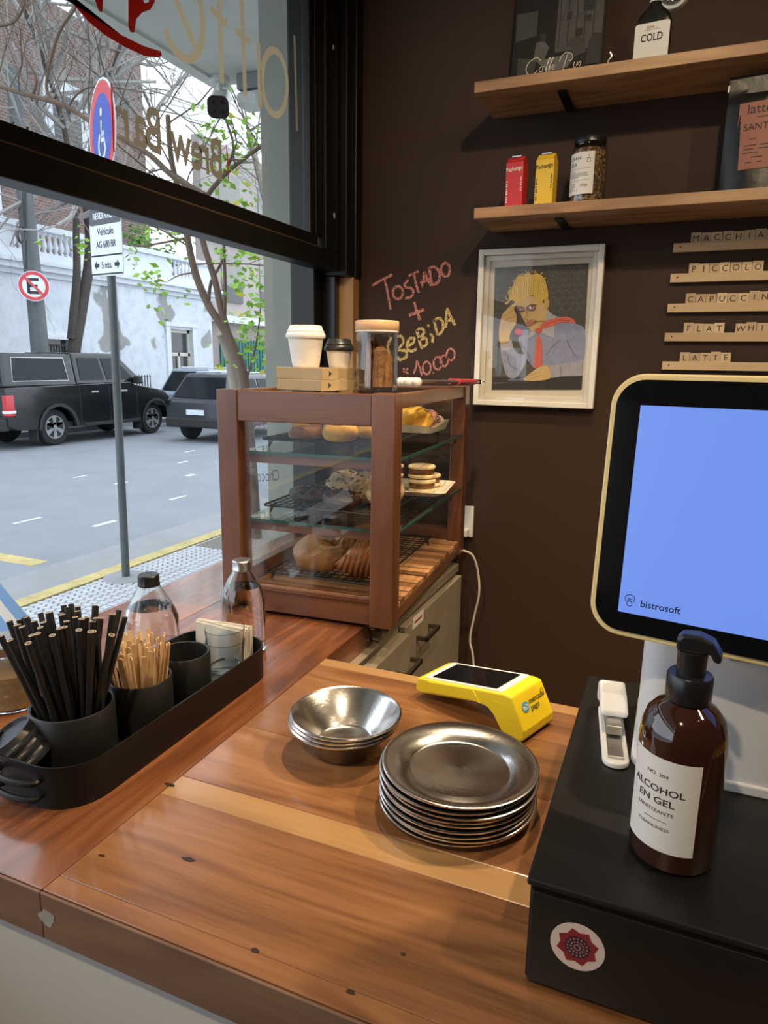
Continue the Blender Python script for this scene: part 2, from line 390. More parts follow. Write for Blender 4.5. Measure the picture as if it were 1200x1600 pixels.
K['signred'] = pm('sign_red', (.58, .05, .06), .5)
K['signblue'] = pm('sign_blue', (.03, .07, .42), .5)
K['treebark'] = pm('tree_bark', (.13, .085, .06), .9, var=.4, vscale=7, bump=.4, bscale=18)
K['palebark'] = pm('pale_bark', (.30, .25, .20), .9, var=.3, vscale=7, bump=.3, bscale=18)
K['darkbark'] = pm('dark_bark', (.055, .045, .040), .9, var=.4, vscale=5, bump=.4, bscale=10)
K['twig'] = pm('grey_twig', (.27, .25, .235), .9)
K['leaf'] = pm('young_leaf', (.25, .46, .05), .6, var=.3, vscale=3)
K['leafy'] = pm('yellow_leaf', (.52, .48, .05), .6)
K['shrub'] = pm('shrub_leaf', (.10, .22, .045), .7, var=.4, vscale=4)
K['carblack'] = pm('black_car_paint', (.008, .009, .010), .2, coat=.35)
K['cargrey'] = pm('grey_car_paint', (.055, .060, .070), .25, .3, coat=.7)
K['carsilver'] = pm('silver_blue_car_paint', (.30, .36, .43), .3, .3, coat=.6)
K['carglass'] = pm('car_glass', (.012, .015, .018), .08, spec=.22)
K['cartrim'] = pm('car_trim', (.02, .02, .021), .6)
K['tyre'] = pm('tyre_rubber', (.016, .016, .017), .8)
K['rim'] = pm('alloy_rim', (.45, .46, .47), .35, .8)
K['taillight'] = pm('red_tail_lamp', (.55, .02, .03), .2, coat=.5)
K['stucco'] = None

def stucco():
    m, nt, b, out = newmat('worn_white_stucco'); L = nt.links
    g = N(nt, 'ShaderNodeNewGeometry')
    n1 = N(nt, 'ShaderNodeTexNoise', Scale=.75, Detail=4.0, Roughness=.45); L.new(g.outputs['Position'], n1.inputs['Vector'])
    cr = N(nt, 'ShaderNodeValToRGB'); e = cr.color_ramp.elements
    e[0].position = .60; e[0].color = (.62, .65, .70, 1); e[1].position = .625; e[1].color = (.30, .30, .29, 1)
    L.new(n1.outputs['Fac'], cr.inputs[0])
    n2 = N(nt, 'ShaderNodeTexNoise', Scale=3.0, Detail=6.0, Roughness=.7); L.new(g.outputs['Position'], n2.inputs['Vector'])
    mx = N(nt, 'ShaderNodeMix', data_type='RGBA', blend_type='MULTIPLY'); mx.inputs['Factor'].default_value = .55
    L.new(cr.outputs[0], mx.inputs['A']); c2 = N(nt, 'ShaderNodeValToRGB'); c2.color_ramp.elements[0].position = .3; c2.color_ramp.elements[0].color = (.62, .64, .66, 1)
    c2.color_ramp.elements[1].position = .6; L.new(n2.outputs['Fac'], c2.inputs[0]); L.new(c2.outputs[0], mx.inputs['B'])
    L.new(mx.outputs['Result'], b.inputs['Base Color']); b.inputs['Roughness'].default_value = .9
    return m
K['stucco'] = stucco()
K['trimw'] = pm('white_trim_stucco', (.62, .65, .69), .85, var=.12, vscale=2)
def brickmat(name, c1, c2, mortar, scale):
    m, nt, b, out = newmat(name); L = nt.links
    g = N(nt, 'ShaderNodeNewGeometry'); sp = N(nt, 'ShaderNodeSeparateXYZ'); L.new(g.outputs['Position'], sp.inputs[0])
    ad = N(nt, 'ShaderNodeMath', operation='ADD'); L.new(sp.outputs[0], ad.inputs[0]); L.new(sp.outputs[1], ad.inputs[1])
    cm = N(nt, 'ShaderNodeCombineXYZ'); L.new(ad.outputs[0], cm.inputs[0]); L.new(sp.outputs[2], cm.inputs[1])
    bt = N(nt, 'ShaderNodeTexBrick', Scale=scale); bt.inputs['Color1'].default_value = (*c1, 1); bt.inputs['Color2'].default_value = (*c2, 1); bt.inputs['Mortar'].default_value = (*mortar, 1)
    bt.inputs['Mortar Size'].default_value = .016; L.new(cm.outputs[0], bt.inputs['Vector']); L.new(bt.outputs['Color'], b.inputs['Base Color']); b.inputs['Roughness'].default_value = .9
    return m
K['brick'] = brickmat('old_brick', (.15, .085, .072), (.20, .125, .105), (.32, .30, .28), 2.6)
K['brickpink'] = pm('pinkish_render', (.30, .25, .23), .9, var=.15)
K['greenshut'] = pm('green_shutter', (.02, .13, .10), .5)
K['darkwin'] = pm('dark_window', (.05, .05, .05), .1, spec=.6)
K['winframe'] = pm('beige_window_frame', (.55, .52, .44), .6)
K['blind'] = pm('roller_blind', (.30, .29, .27), .7)

# ------------------------------------------------------------------ the room
WY = 2.08            # brown wall
T = .99              # counter top
wall_back = structure(MB().box(-1.0, 4.2, WY, WY+.15, 0, 3.2).build('wall_back', K['wall']))
structure(MB().box(-1.0, 4.2, -3.2, WY, -.1, 0).build('floor', K['floor']))
structure(MB().box(-1.0, 4.2, -3.2, WY+.15, 3.2, 3.35).build('ceiling', K['ceil']))
structure(MB().box(4.2, 4.35, -3.2, WY+.15, 0, 3.2).build('wall_right', K['room']))
structure(MB().box(-1.15, 4.35, -3.35, -3.2, 0, 3.2).build('wall_rear', K['room']))
wl = MB().box(-1.16, -1.0, -3.2, WY+.15, -.1, .94).box(-1.16, -1.0, -3.2, WY+.15, 3.0, 3.2).box(-1.16, -1.0, -3.2, -1.6, .94, 3.0)
structure(wl.build('wall_left', K['room']))
# window: raised sash in black painted timber, jamb and track
win = structure(bpy.data.objects.new('window_1', None)); COL.objects.link(win)
SB = 1.822
rail = MB().box(-1.045, -.99, -1.58, 1.985, SB, SB+.052).build('sash_bottom_rail', K['frame_blk'], win, bevel=.003)
MB().box(-1.035, -1.004, -1.58, 1.88, SB+.052, SB+.088).build('glazing_bead', K['frame_blk'], win, bevel=.003)
MB().box(-1.0035, -1.0005, -1.58, 1.985, SB+.053, SB+.0575).build('worn_edge', K['worn'], win)
MB().box(-1.045, -.99, 1.905, 1.985, SB+.052, 3.0).build('sash_stile', K['frame_blk'], win, bevel=.004)
MB().box(-1.035, -1.004, 1.872, 1.905, SB+.088, 3.0).build('glazing_bead', K['frame_blk'], win, bevel=.003)
MB().box(-1.036, -1.012, 1.852, 1.872, SB+.088, 3.0).build('glazing_bead', K['frame_blk'], win, bevel=.002)
MB().box(-1.03, -1.024, -1.58, 1.875, SB+.06, 3.0).build('pane', K['glass'], win)
MB().box(-1.05, -.965, 1.99, 2.035, SB-.012, 3.0).build('jamb', K['frame_blk'], win, bevel=.003)
MB().box(-1.06, -.955, 2.035, WY, SB-.012, 3.0).build('jamb_moulding', K['frame_blk'], win, bevel=.004)
MB().box(-1.16, -1.055, 1.985, WY, .99, 3.0).build('outer_jamb', K['frame_blk'], win, bevel=.003)
MB().box(-1.13, -1.05, 1.94, 1.985, .99, 3.0).build('track', K['frame_blk'], win, bevel=.002)
MB().box(-1.055, -1.01, 2.0, 2.03, .99, SB-.012).build('track', K['blackplastic'], win, bevel=.002)
MB().box(-1.03, -.965, 2.036, WY, .99, SB-.012).build('bare_jamb_strip', K['jamb'], win, bevel=.002)
sp = MB()
for y, z, r in ((1.955, 1.975, .006), (1.95, 2.42, .005)):
    sp.prism([(y+r*random.uniform(.5, 1.3)*math.cos(a*PI/4), z+1.6*r*random.uniform(.4, 1.2)*math.sin(a*PI/4)) for a in range(8)], -.9905, -.9893, 'x')
sp.build('chipped_paint', K['signw'], win)
# lettering on the outside of the pane, seen from behind (mirrored)
GX = -1.0315
def gl(x, y): p = onx(x, y, GX); return Vector((GX, p.y, p.z))
def strokes(mb, pols, w, mp, nrm, n=5):
    for q in pols: mb.ribbon(smooth_path([mp(*p) for p in q], n), w, nrm)
    return mb
NX = (1, 0, 0)
def arc(cx, cy, r, a0, a1, n=18, ry=None):
    ry = ry or r
    return [(cx+r*math.cos(R(a0+(a1-a0)*k/n)), cy+ry*math.sin(R(a0+(a1-a0)*k/n))) for k in range(n+1)]
def glyph(name, pols, w, mat, lab):
    mb = MB()
    for q in pols:
        mb.ribbon([Vector((GX, a, b)) for a, b in q], w, NX)
    o = mb.build(name, K[mat], win); o['label'] = lab; return o
def pxletter(pols, w, mat, lab):
    mb = MB()
    for i, q in enumerate(pols):
        mb.ribbon(smooth_path([gl(*p)+Vector((-.0004*i, 0, 0)) for p in q], 5), w, NX)
    o = mb.build('window_letter', K[mat], win); o['label'] = lab
pxletter([[(460, 55), (462, 130), (464, 204)]], .011, 'tanletter', 'tan letter l on the window')
pxletter([[(429+19.5*math.cos(R(a)), 129+50*math.sin(R(a))+6*math.cos(R(a))) for a in range(0, 361, 20)], [(403.5, 66), (405.5, 120), (406.5, 168)]], .017, 'goldletter', 'cream letter a on the window')
pxletter([[(377, -20), (380, 60), (383, 150)], [(368, 47), (377.5, 54)], [(384, 59), (391, 64)]], .016, 'goldletter', 'cream letter t on the window nearest the a')
pxletter([[(341, -40), (344, 40), (347, 130)], [(329, 13), (340.5, 24)], [(347.5, 31), (356, 38)]], .016, 'goldletter', 'cream letter t on the window nearest the e')
pxletter([[(258, 45), (266, 66), (280, 85), (297, 92), (311, 78), (317, 48), (314, 12), (304, -18), (288, -32), (275, -22), (270, -8)], [(305, 74), (290, 36), (276, 0), (270, -12)]], .0185, 'goldletter', 'cream letter e on the window')
def gpoly(name, px, mat, lab):
    mb = MB(); mb.prism([(gl(*p).y, gl(*p).z) for p in px], GX-.001, GX, 'x'); o = mb.build(name, K[mat], win); o['label'] = lab
gpoly('cup_logo', [(90, -25), (105, 0), (120, 0), (150, 28), (190, 55), (225, 72), (251, 80), (253, 86), (248, 90), (225, 87), (195, 73), (165, 55), (138, 33), (118, 10), (100, -10)], 'redvinyl', 'red saucer of the cup logo on the window')
gpoly('cup_logo', [(146, -30), (149, 0), (155, 17), (160, 19), (161, 0), (158, -30)], 'redvinyl', 'red cup wall of the logo on the window')
gpoly('cup_logo', [(200, -30), (201, 0), (201, 40), (204, 50), (210, 51), (213, 30), (222, 20), (235, 15), (242, 3), (242, -30), (236, -30), (233, 3), (226, 5), (222, -5), (222, -30)], 'redvinyl', 'red cup handle of the logo on the window')
def brew(ch, y0, sx=1.0):
    mb = MB(); text(mb, ch, .118, (GX, y0, 1.965), (0, -1, 0), (0, 0, 1), 'LEFT', .0022, sx=sx)
    o = mb.build('window_letter', K['tanletter'], win); o['label'] = 'tan letter %s of the small line on the window' % ch
for ch, px in (('B', 348), ('r', 328), ('e', 317), ('w', 298), ('B', 254), ('a', 230), ('r', 204)): brew(ch, gl(px, 240-(348-px)*.25).y, .78)
for qa, qb in (((354, 226), (357, 283)), ((174, 130), (178, 237))):
    o = MB().ribbon([gl(*qa), gl(*qb)], .0045, NX).build('window_bar', K['redvinyl'], win); o['label'] = 'thin red bar beside the small line on the window'

# ceiling spot lamps (the sources of the warm light)
for i, (loc, tgt, pw, ang) in enumerate(SPOTS):
    t = thing('ceiling_spot_lamp', 'black ceiling spot lamp aimed at the counter and brown wall', 'lamp', loc, 0, 'ceiling spot lamps')
    MB().lathe([(.0, .22), (.05, .22), (.05, .19), (.012, .19), (.012, .0), (0, 0)], n=16).build('stem', K['blackmetal'], t)
    MB().lathe([(.034, -.15), (.045, -.15), (.045, 0), (.0, 0.005)], n=20).build('lamp_head', K['blackmetal'], t)

# ------------------------------------------------------------------ counters
CX0 = -.583; CY0, CY1 = .455, 1.113
sc = thing('service_counter', 'glossy reddish wooden counter with one pale plank under the plates', 'counter', (0, .784, 0))
ys = [(CY0, .505, 'top'), (.505, .640, 'top'), (.640, .686, 'top_pale'), (.686, .800, 'top'), (.800, .905, 'top'), (.905, 1.015, 'top'), (1.015, CY1, 'top')]
ys = [(CY0, .478, 'top'), (.478, .642, 'top'), (.642, .686, 'top_pale'), (.686, .835, 'top'), (.835, .985, 'top'), (.985, 1.085, 'top'), (1.085, CY1, 'top_pale')]
for a, b, m in ys:
    MB().box(CX0, 1.9, a+.0002, b-.0002, T-.03, T).build('plank', K[m], sc, world=True, bevel=.0008, seg=1)
MB().box(CX0, 1.9, CY0-.0005, CY0+.025, T-.06, T-.0305).build('front_edge', K['edge'], sc, world=True)
MB().box(CX0, 1.9, CY0-.004, CY0-.0006, T-.06, T-.0015).build('front_edge', K['edge'], sc, world=True, bevel=.001)
MB().box(CX0, 1.9, CY1-.03, CY1, T-.06, T-.0305).build('rear_edge', K['edge'], sc, world=True)
kmat = pm('dark_knot', (.03, .014, .008), .45)
for px, py, a, b in ((159, 1337, .0045, .0022), (295, 1343, .010, .0035), (398, 1485, .0045, .003), (630, 1491, .003, .002), (265, 1226, .010, .0032), (548, 1550, .005, .0022)):
    c = onz(px, py, T); MB().prism([(c.x+a*random.uniform(.75, 1.2)*math.cos(k*PI/6), c.y+b*random.uniform(.7, 1.2)*math.sin(k*PI/6)) for k in range(12)], T, T+.0003).build('knot', kmat, sc, world=True)
MB().prism([(-.575+.012*math.cos(k*PI/5)*random.uniform(.6, 1.2), T-.030+.011*math.sin(k*PI/5)*random.uniform(.6, 1.2)) for k in range(10)], CY0-.0045, CY0-.0041, 'y').build('paint_smudge', pm('grey_smudge', (.30, .28, .25), .8, var=.4, vscale=200), sc, world=True)
wc = thing('window_counter', 'dark reddish wooden counter running along the open window', 'counter', (-.81, .89, 0))
for a, b, ye in ((-1.045, -.965, WY-.002), (-.965, -.80, WY-.002), (-.80, CX0-.001, 1.33)):
    MB().box(a+.0002, b-.0002, CY0, ye, T-.055, T).build('plank', K['top_y'], wc, world=True, bevel=.001, seg=1)
MB().box(-1.045, CX0-.001, CY0-.004, CY0-.0006, T-.06, T-.0015).build('front_edge', K['edge'], wc, world=True, bevel=.001)
MB().box(-1.17, -1.045, -1.6, WY, T-.05, T-.004).build('window_sill', K['top_y'], wc, world=True, bevel=.003)
for k in range(3):
    pass
cb = thing('counter_base', 'plain off-white panel under the counter edge', 'counter base', (0, .78, 0))
MB().box(-.99, 1.9, CY0+.03, 1.08, .06, T-.061).build('body', K['panel'], cb, world=True)
MB().box(-.99, 1.9, CY0+.06, 1.06, 0, .06).build('plinth', K['blackplastic'], cb, world=True)
# low drawer cabinet beyond the counter
cab = thing('drawer_cabinet', 'beige wood-look drawer cabinet below the pastry case', 'cabinet', (-.78, 1.54, 0))
XF = -.572
MB().box(-.795, XF-.002, 1.345, 1.945, 0, .935).box(-.795, XF-.002, 1.13, 1.345, 0, .925).build('body', K['beige'], cab, world=True)
MB().box(-.798, XF+.006, 1.345, 1.95, .938, .962).box(-.798, XF+.006, 1.13, 1.345, .93, .934).build('top', K['beige'], cab, world=True, bevel=.002)
hm = MB().box(0, .03, -.05, -.042, -.005, .005).box(0, .03, .042, .05, -.005, .005).box(.022, .03, -.05, .05, -.005, .005).mesh('handle', K['handle'])
for y0, y1, z0, z1, hy, hz, xo in ((1.475, 1.943, .55, .928, 1.60, .872, 0), (1.14, 1.470, .30, .915, 1.435, .846, .012)):
    d = MB().box(XF, XF+.018+xo, y0, y1, z0, z1).build('drawer', K['beige'], cab, world=True, bevel=.002)
    share('handle', hm, d, Vector((XF+.018+xo, hy, hz))-Vector(cab.location))
lb = MB().box(XF+.018, XF+.0186, 1.52, 1.60, .905, .935).build('label', K['paper'], cab, world=True)
MB().box(XF+.0187, XF+.019, 1.532, 1.588, .917, .922).build('print', K['redvinyl'], lb, world=True)
# cord and outlet
pts = [(-.60, 1.97, .995), (-.56, 1.96, 1.0), (-.53, 1.97, .985), (-.515, 1.985, .93), (-.51, 1.99, .86), (-.525, 2.0, .78), (-.535, 2.0, .70), (-.52, 2.0, .62), (-.50, 2.0, .3), (-.50, 2.02, .02)]
tag(MB().tube(smooth_path(pts, 6), .0035, 8).build('power_cord', K['cable']), 'white power cord hanging beside the drawer cabinet', 'cord')
ou = thing('wall_outlet', 'white wall outlet with plug half hidden behind the pastry case', 'outlet', (-.590, WY, 1.06))
MB().box(-.03, .03, -.012, 0, -.045, .055).build('cover', K['white'], ou, bevel=.003)
MB().box(-.012, .02, -.04, -.012, -.04, -.015).build('plug', K['white'], ou, bevel=.004)
# ------------------------------------------------------------------ pastry case
CA = .063; CL = Vector((-.514, 1.28, T+.008)); CW, CD, CH = .407, .683, .493
case = thing('pastry_case', 'reddish wooden glass-front pastry case with two glass shelves', 'display case', CL, CA)
def cp(u, v, z): return (-u, v, z)          # case local: u to the left, v away, z up
P = .05
def cbox(u0, u1, v0, v1, z0, z1): return MB().box(-u1, -u0, v0, v1, z0, z1)
for u0, u1, v0, v1 in ((0, P, 0, P), (CW-P, CW, 0, P), (0, P*.8, CD-P, CD), (CW-P, CW, CD-P, CD)):
    cbox(u0, u1, v0, v1, 0, CH).build('post', K['case'], case, bevel=.002)
cbox(P, CW-P, .002, .03, CH-.066, CH-.002).build('rail', K['case_x'], case, bevel=.002)
cbox(P, CW-P, .010, .04, .0, .052).build('rail', K['case_x'], case, bevel=.002)
cbox(P, CW-P, .004, .012, .05, .062).build('rail', K['case_x'], case, bevel=.002)
cbox(P*.8, CW-P, CD-.03, CD-.004, CH-.05, CH-.002).build('rail', K['case_x'], case, bevel=.002)
cbox(P*.8, CW-P, CD-.03, CD-.004, .0, .075).build('rail', K['case_x'], case, bevel=.002)
for u0 in (.004, CW-.03):
    cbox(u0, u0+.026, P, CD-P, CH-.032, CH-.002).build('rail', K['case_y'], case, bevel=.002)
cbox(.006, .03, P, CD-P, .0, .028).build('rail', K['case_y'], case, bevel=.002)
cbox(CW-.03, CW-.004, P, CD-P, .0, .075).build('rail', K['case_y'], case, bevel=.002)
cbox(.03, CW-.03, .03, CD-.03, CH-.012, CH-.006).build('top_pane', K['caseglass'], case)
cbox(P-.004, CW-P+.004, .016, .020, .055, CH-.062).build('front_pane', K['caseglass'], case)
cbox(CW-.018, CW-.014, P-.004, CD-P+.004, .07, CH-.03).build('side_pane', K['caseglass'], case)
cbox(P*.8-.004, CW-P+.004, CD-.018, CD-.014, .07, CH-.045).build('back_pane', K['caseglass'], case)
slm = MB().box(-(CW-.034), -.006, -.0135, .0135, 0, .011).mesh('slat', K['slat'])
ns = 19
for k in range(ns):
    share('slat', slm, case, (0, .062+k*(CD-.112)/(ns-1), .029+.0015*(k % 2)))
SH = (.201, .355)
for z in SH:
    for v0 in (.052, CD-.075):
        cbox(P*.5, CW-P*.6, v0, v0+.022, z-.024, z-.003).build('shelf_support', K['case_x'], case, bevel=.001)
    gsf = cbox(.005, CW-.032, .045, CD-.052, z-.0025, z+.0025).build('glass_shelf', K['shelfglass'], case)
    cbox(.003, .006, .045, CD-.052, z-.003, z+.003).box(-(CW-.032), -.005, .043, .0455, z-.003, z+.003).build('glass_edge', K['glassedge'], gsf)
ft = MB()
for u, v in ((.022, .02), (CW-.022, .02)): ft.lathe([(.012, -.006), (.012, 0), (0, 0)], (-u, v, 0), 12)
ft.build('foot', K['blackplastic'], case)
# bracing block under the overhanging rear
cbox(.03, .235, .09, CD-.05, -.0345, -.001).build('base_board', K['case_y'], case)
CM = Matrix.Translation(CL) @ Matrix.Rotation(CA, 4, 'Z')
def cw(u, v, z): return CM @ Vector((-u, v, z))
# chalk prices on the side pane
for (z, v, s) in ((.40, .16, 'pan'), (.285, .34, '2000'), (.262, .20, 'Choco'), (.115, .30, '1500')):
    mb = MB(); text(mb, s, .042, (-(CW-.013), v, z), (0, -1, .12), (0, 0, 1))
    o = mb.build('chalk_price', K['chalkpink'], case); o['label'] = 'pink handwritten price on the side glass'

# wire racks
def rack(label, u0, u1, v0, v1, z, nx, ny, lab_z):
    c = cw((u0+u1)/2, (v0+v1)/2, z)
    t = thing('cooling_rack', label, 'wire rack', c, CA)
    w = (u1-u0)/2; d = (v1-v0)/2; h = .024
    g = MB()
    for k in range(nx+1):
        x = -w+2*w*k/nx; g.tube([(x, -d, h), (x, d, h)], .0013 if 0 < k < nx else .0024, 5)
    for k in range(ny+1):
        y = -d+2*d*k/ny; g.tube([(-w, y, h-.002), (w, y, h-.002)], .0013 if 0 < k < ny else .0024, 5)
    g.build('wire_grid', K['wirek'], t)
    for sx in (-1, 1):
        for sy in (-1, 1):
            MB().tube([(sx*(w-.012), sy*(d-.03), h), (sx*(w-.004), sy*(d-.02), .002), (sx*(w-.012), sy*(d-.01), h)], .002, 5).build('leg', K['wirek'], t)
    return z+h
R1 = rack('black wire rack on the upper glass shelf under the yellow buns', .05, .345, .09, .57, SH[1]+.003, 16, 24, 0)
R2 = rack('black wire rack on the lower glass shelf under the cookies', .05, .345, .09, .57, SH[0]+.003, 16, 24, 0)
R3 = rack('black wire rack on the slatted floor under the croissants', .07, .345, .09, .57, .042, 14, 22, 0)

def lump(seed, amp=.08, f=3):
    rnd = random.Random(seed); ks = [(Vector((rnd.uniform(-1, 1), rnd.uniform(-1, 1), rnd.uniform(-1, 1))).normalized()*f, rnd.uniform(0, 6)) for _ in range(6)]
    def fn(d): return 1+amp*sum(math.sin(k.dot(d)*2+p) for k, p in ks)/3
    return fn
def pastry(name, label, cat, u, v, z, r, mat, seed, amp=.08, flat=-.7, rz=0, group=None, f=3):
    fn0 = lump(seed, amp, f); rx, ry, rzz = r
    t = MB(); t.ball((0, 0, 0), r, fn=fn0, n=28, m=18)
    t.v = [(x, y, max(zz, flat*rzz)-flat*rzz) for x, y, zz in t.v]
    o = t.build(name, K[mat]); o.location = cw(u, v, z+.001); o.rotation_euler = (0, 0, rz)
    return tag(o, label, cat, group)
# upper shelf: yellow buns
def yellow_bun(label, u, v, r, seed, mt='yellowdough'):
    t = thing('cheese_bun', label, 'bun', cw(u, v, R1+.001), seed)
    fn0 = lump(seed, .07, 2); m = MB(); m.ball((0, 0, 0), (r, r*.85, r*.62), fn=fn0, n=26, m=16)
    m.v = [(x, y, max(z, -.4*r)+.4*r) for x, y, z in m.v]; m.build('dough', K[mt], t)
    q = MB()
    a = [(r*.62*math.cos(k*2*PI/9), r*.5*math.sin(k*2*PI/9), r*.78+.05*r*math.sin(k*3)) for k in range(9)]
    q.tube(smooth_path(a+[a[0], ], 3)[:-1], r*.24, 8, closed=True)
    q.ball((0, 0, r*.72), (r*.6, r*.5, r*.28), n=16, m=8); q.build('cheese_top', K['yellowdough'], t)
yellow_bun('yellow cheese bun at the front of the upper shelf, left of the dark reflection', .255, .125, .042, 1.0, 'dough')
yellow_bun('yellow topped bun at the front of the upper shelf, largest one', .165, .115, .047, 2.2)
yellow_bun('pale bun behind the two front buns on the upper shelf', .205, .215, .044, 3.1, 'dough')
yellow_bun('yellow knotted bun second row right on the upper shelf', .115, .205, .044, 4.0)
# ivory tray with yellow pastry and sprinkles
tr = thing('serving_tray', 'ivory porcelain tray with wavy rim on the upper rack', 'tray', cw(.10, .44, R1+.001), CA)
pl = MB(); oo = rrect(.17, .20, .03); ii = rrect(.14, .17, .02)
n = len(oo); vs = [(x*.9, y*.9, 0) for x, y in oo]+[(x, y, .02+.006*math.sin(3*math.atan2(y, x))) for x, y in oo]+[(x, y, .018+.006*math.sin(3*math.atan2(y, x))) for x, y in ii]+[(x*.9, y*.9, .004) for x, y in ii]
fs = [tuple(range(n))[::-1]]+[(j*n+i, j*n+(i+1) % n, (j+1)*n+(i+1) % n, (j+1)*n+i) for j in range(3) for i in range(n)]+[tuple(3*n+i for i in range(n))]
pl.add(vs, fs, True); pl.build('dish', K['porcelain'], tr)
MB().tube(smooth_path([(.06, .095, .02), (.04, .125, .026), (-.02, .13, .026), (-.05, .095, .02)], 4), .005, 8).build('handle', K['porcelain'], tr)
pastry('glazed_pastry', 'bright yellow glazed pastry on the ivory tray', 'pastry', .085, .40, R1+.006, (.05, .045, .042), 'yellowdough', 21, .16, -.5)
pastry('sprinkled_donut', 'small pastry covered in coloured sprinkles on the ivory tray', 'pastry', .065, .475, R1+.006, (.035, .032, .03), 'sprinkle', 22, .06, -.5)
# middle shelf
def cookie(name, label, u, v, z, r, th, mat, seed, tilt, rz):
    fn0 = lump(seed, .5, 5); m = MB(); rr = random.Random(seed); n = 36
    prof = [(0, 0), (r*.8, 0), (r*.95, th*.2), (r, th*.5), (r*.93, th*.85), (r*.7, th), (r*.35, th*1.08), (0, th*1.1)]
    m.lathe(prof, n=n, sq=lambda a, zz: 1+.04*math.sin(3*a+seed)+.03*math.sin(7*a+2*seed)+.012*rr.uniform(-1, 1))
    m.v = [(x, y, zz+(.0022*rr.uniform(-1, 1) if zz > th*.6 else 0)) for x, y, zz in m.v]
    t = thing(name, label, 'cookie', cw(u, v, z+.002+r*math.sin(abs(tilt))*.9), rz)
    TM = Matrix.Rotation(tilt, 4, 'X'); m.v = [tuple(TM @ Vector(q)) for q in m.v]; m.build('dough', K[mat], t)
    c = MB()
    for k in range(14):
        a = rr.uniform(0, 6.28); q = r*.85*math.sqrt(rr.random()); c.ball(TM @ Vector((q*math.cos(a), q*math.sin(a), th*1.0)), (.004, .0035, .003), n=8, m=5)
    c.build('chocolate_chips', K['choco'] if mat == 'cookie' else K['dulce'], t)
cookie('chocolate_cookie', 'dark chocolate cookie at the left of the middle rack', .265, .17, R2, .052, .026, 'choco', 31, .05, .3)
cookie('chocolate_cookie', 'dark chocolate cookie at the front centre of the middle rack', .165, .125, R2, .044, .026, 'choco', 32, .15, 1.0)
cookie('chip_cookie', 'grey-brown chip cookie leaning behind the left chocolate cookie', .215, .265, R2, .048, .024, 'cookie', 33, .5, 0)
cookie('chip_cookie', 'golden chip cookie behind the front chocolate cookie', .135, .205, R2, .044, .024, 'cookie', 34, .75, .2)
cookie('chip_cookie', 'large pale chip cookie standing at the right of the middle rack', .065, .155, R2, .046, .024, 'cookie', 35, .95, -.1)
def alfajor(label, u, v, z):
    t = thing('alfajor', label, 'biscuit', cw(u, v, z+.001), 0, 'sandwich biscuits on the middle shelf')
    d = lambda z0: MB().lathe([(0, z0), (.030, z0), (.035, z0+.003), (.035, z0+.007), (.031, z0+.010), (0, z0+.011)], n=24)
    d(0).build('biscuit', K['alfajor'], t); MB().lathe([(0, .011), (.031, .011), (.033, .017), (.031, .023), (0, .023)], n=24).build('filling', K['dulce'], t); d(.023).build('biscuit', K['alfajor'], t)
tr2 = thing('square_plate', 'white square plate under the sandwich biscuits', 'plate', cw(.10, .40, R2+.001), CA+.1)
pq = MB(); oo = rrect(.24, .20, .015); n = len(oo)
pq.add([(x*.8, y*.8, 0) for x, y in oo]+[(x, y, .013) for x, y in oo]+[(x*.97, y*.97, .014) for x, y in oo]+[(x*.8, y*.8, .004) for x, y in oo],
       [tuple(range(n))[::-1]]+[(j*n+i, j*n+(i+1) % n, (j+1)*n+(i+1) % n, (j+1)*n+i) for j in range(3) for i in range(n)]+[tuple(3*n+i for i in range(n))], True)
pq.build('dish', K['porcelain'], tr2)
zb = R2+.0055
alfajor('sandwich biscuit at the right front of the white square plate', .045, .365, zb)
alfajor('sandwich biscuit at the rear of the white square plate', .055, .455, zb)
alfajor('sandwich biscuit in the middle of the white square plate', .125, .345, zb)
alfajor('sandwich biscuit at the left of the white square plate', .175, .42, zb)
alfajor('sandwich biscuit stacked on top of the middle one', .125, .347, zb+.035)
alfajor('sandwich biscuit stacked on top of the right front one', .047, .367, zb+.035)
# floor: glossy bun, twisted roll, croissant
pastry('glossy_bun', 'pale glossy round bun at the left of the case floor', 'bun', .245, .17, R3, (.062, .056, .052), 'dough', 41, .07, -.55)
def swirl(name, label, cat, u, v, z, L, r, turns, mat, rz):
    t = MB(); nn = 90; pr = []
    for i in range(nn+1):
        s = i/nn; x = -L/2+L*s; env = math.sin(PI*min(max(s, .02), .98))**.55
        rr = r*env*(1+.07*math.sin(s*turns*2*PI)); pr.append((x, rr))
    vs = []; fs = []; m = 20
    for x, rr in pr:
        bend = -.9*x*x/L
        for k in range(m):
            a = 2*PI*k/m; vs.append((x+.012*math.sin(a), rr*math.cos(a)+bend, rr*.9*math.sin(a)+r*.86))
    for i in range(nn):
        for k in range(m): fs.append((i*m+k, i*m+(k+1) % m, (i+1)*m+(k+1) % m, (i+1)*m+k))
    t.add(vs, fs, True); o = t.build(name, K[mat]); o.location = cw(u, v, z+.001); o.rotation_euler = (0, 0, rz); return tag(o, label, cat)
swirl('croissant', 'dark baked ridged croissant at the right of the case floor', 'croissant', .105, .14, R3, .135, .050, 11, 'doughd', .25)
swirl('croissant', 'golden ridged roll behind the glossy bun on the case floor', 'croissant', .165, .285, R3, .16, .050, 12, 'dough', .1)

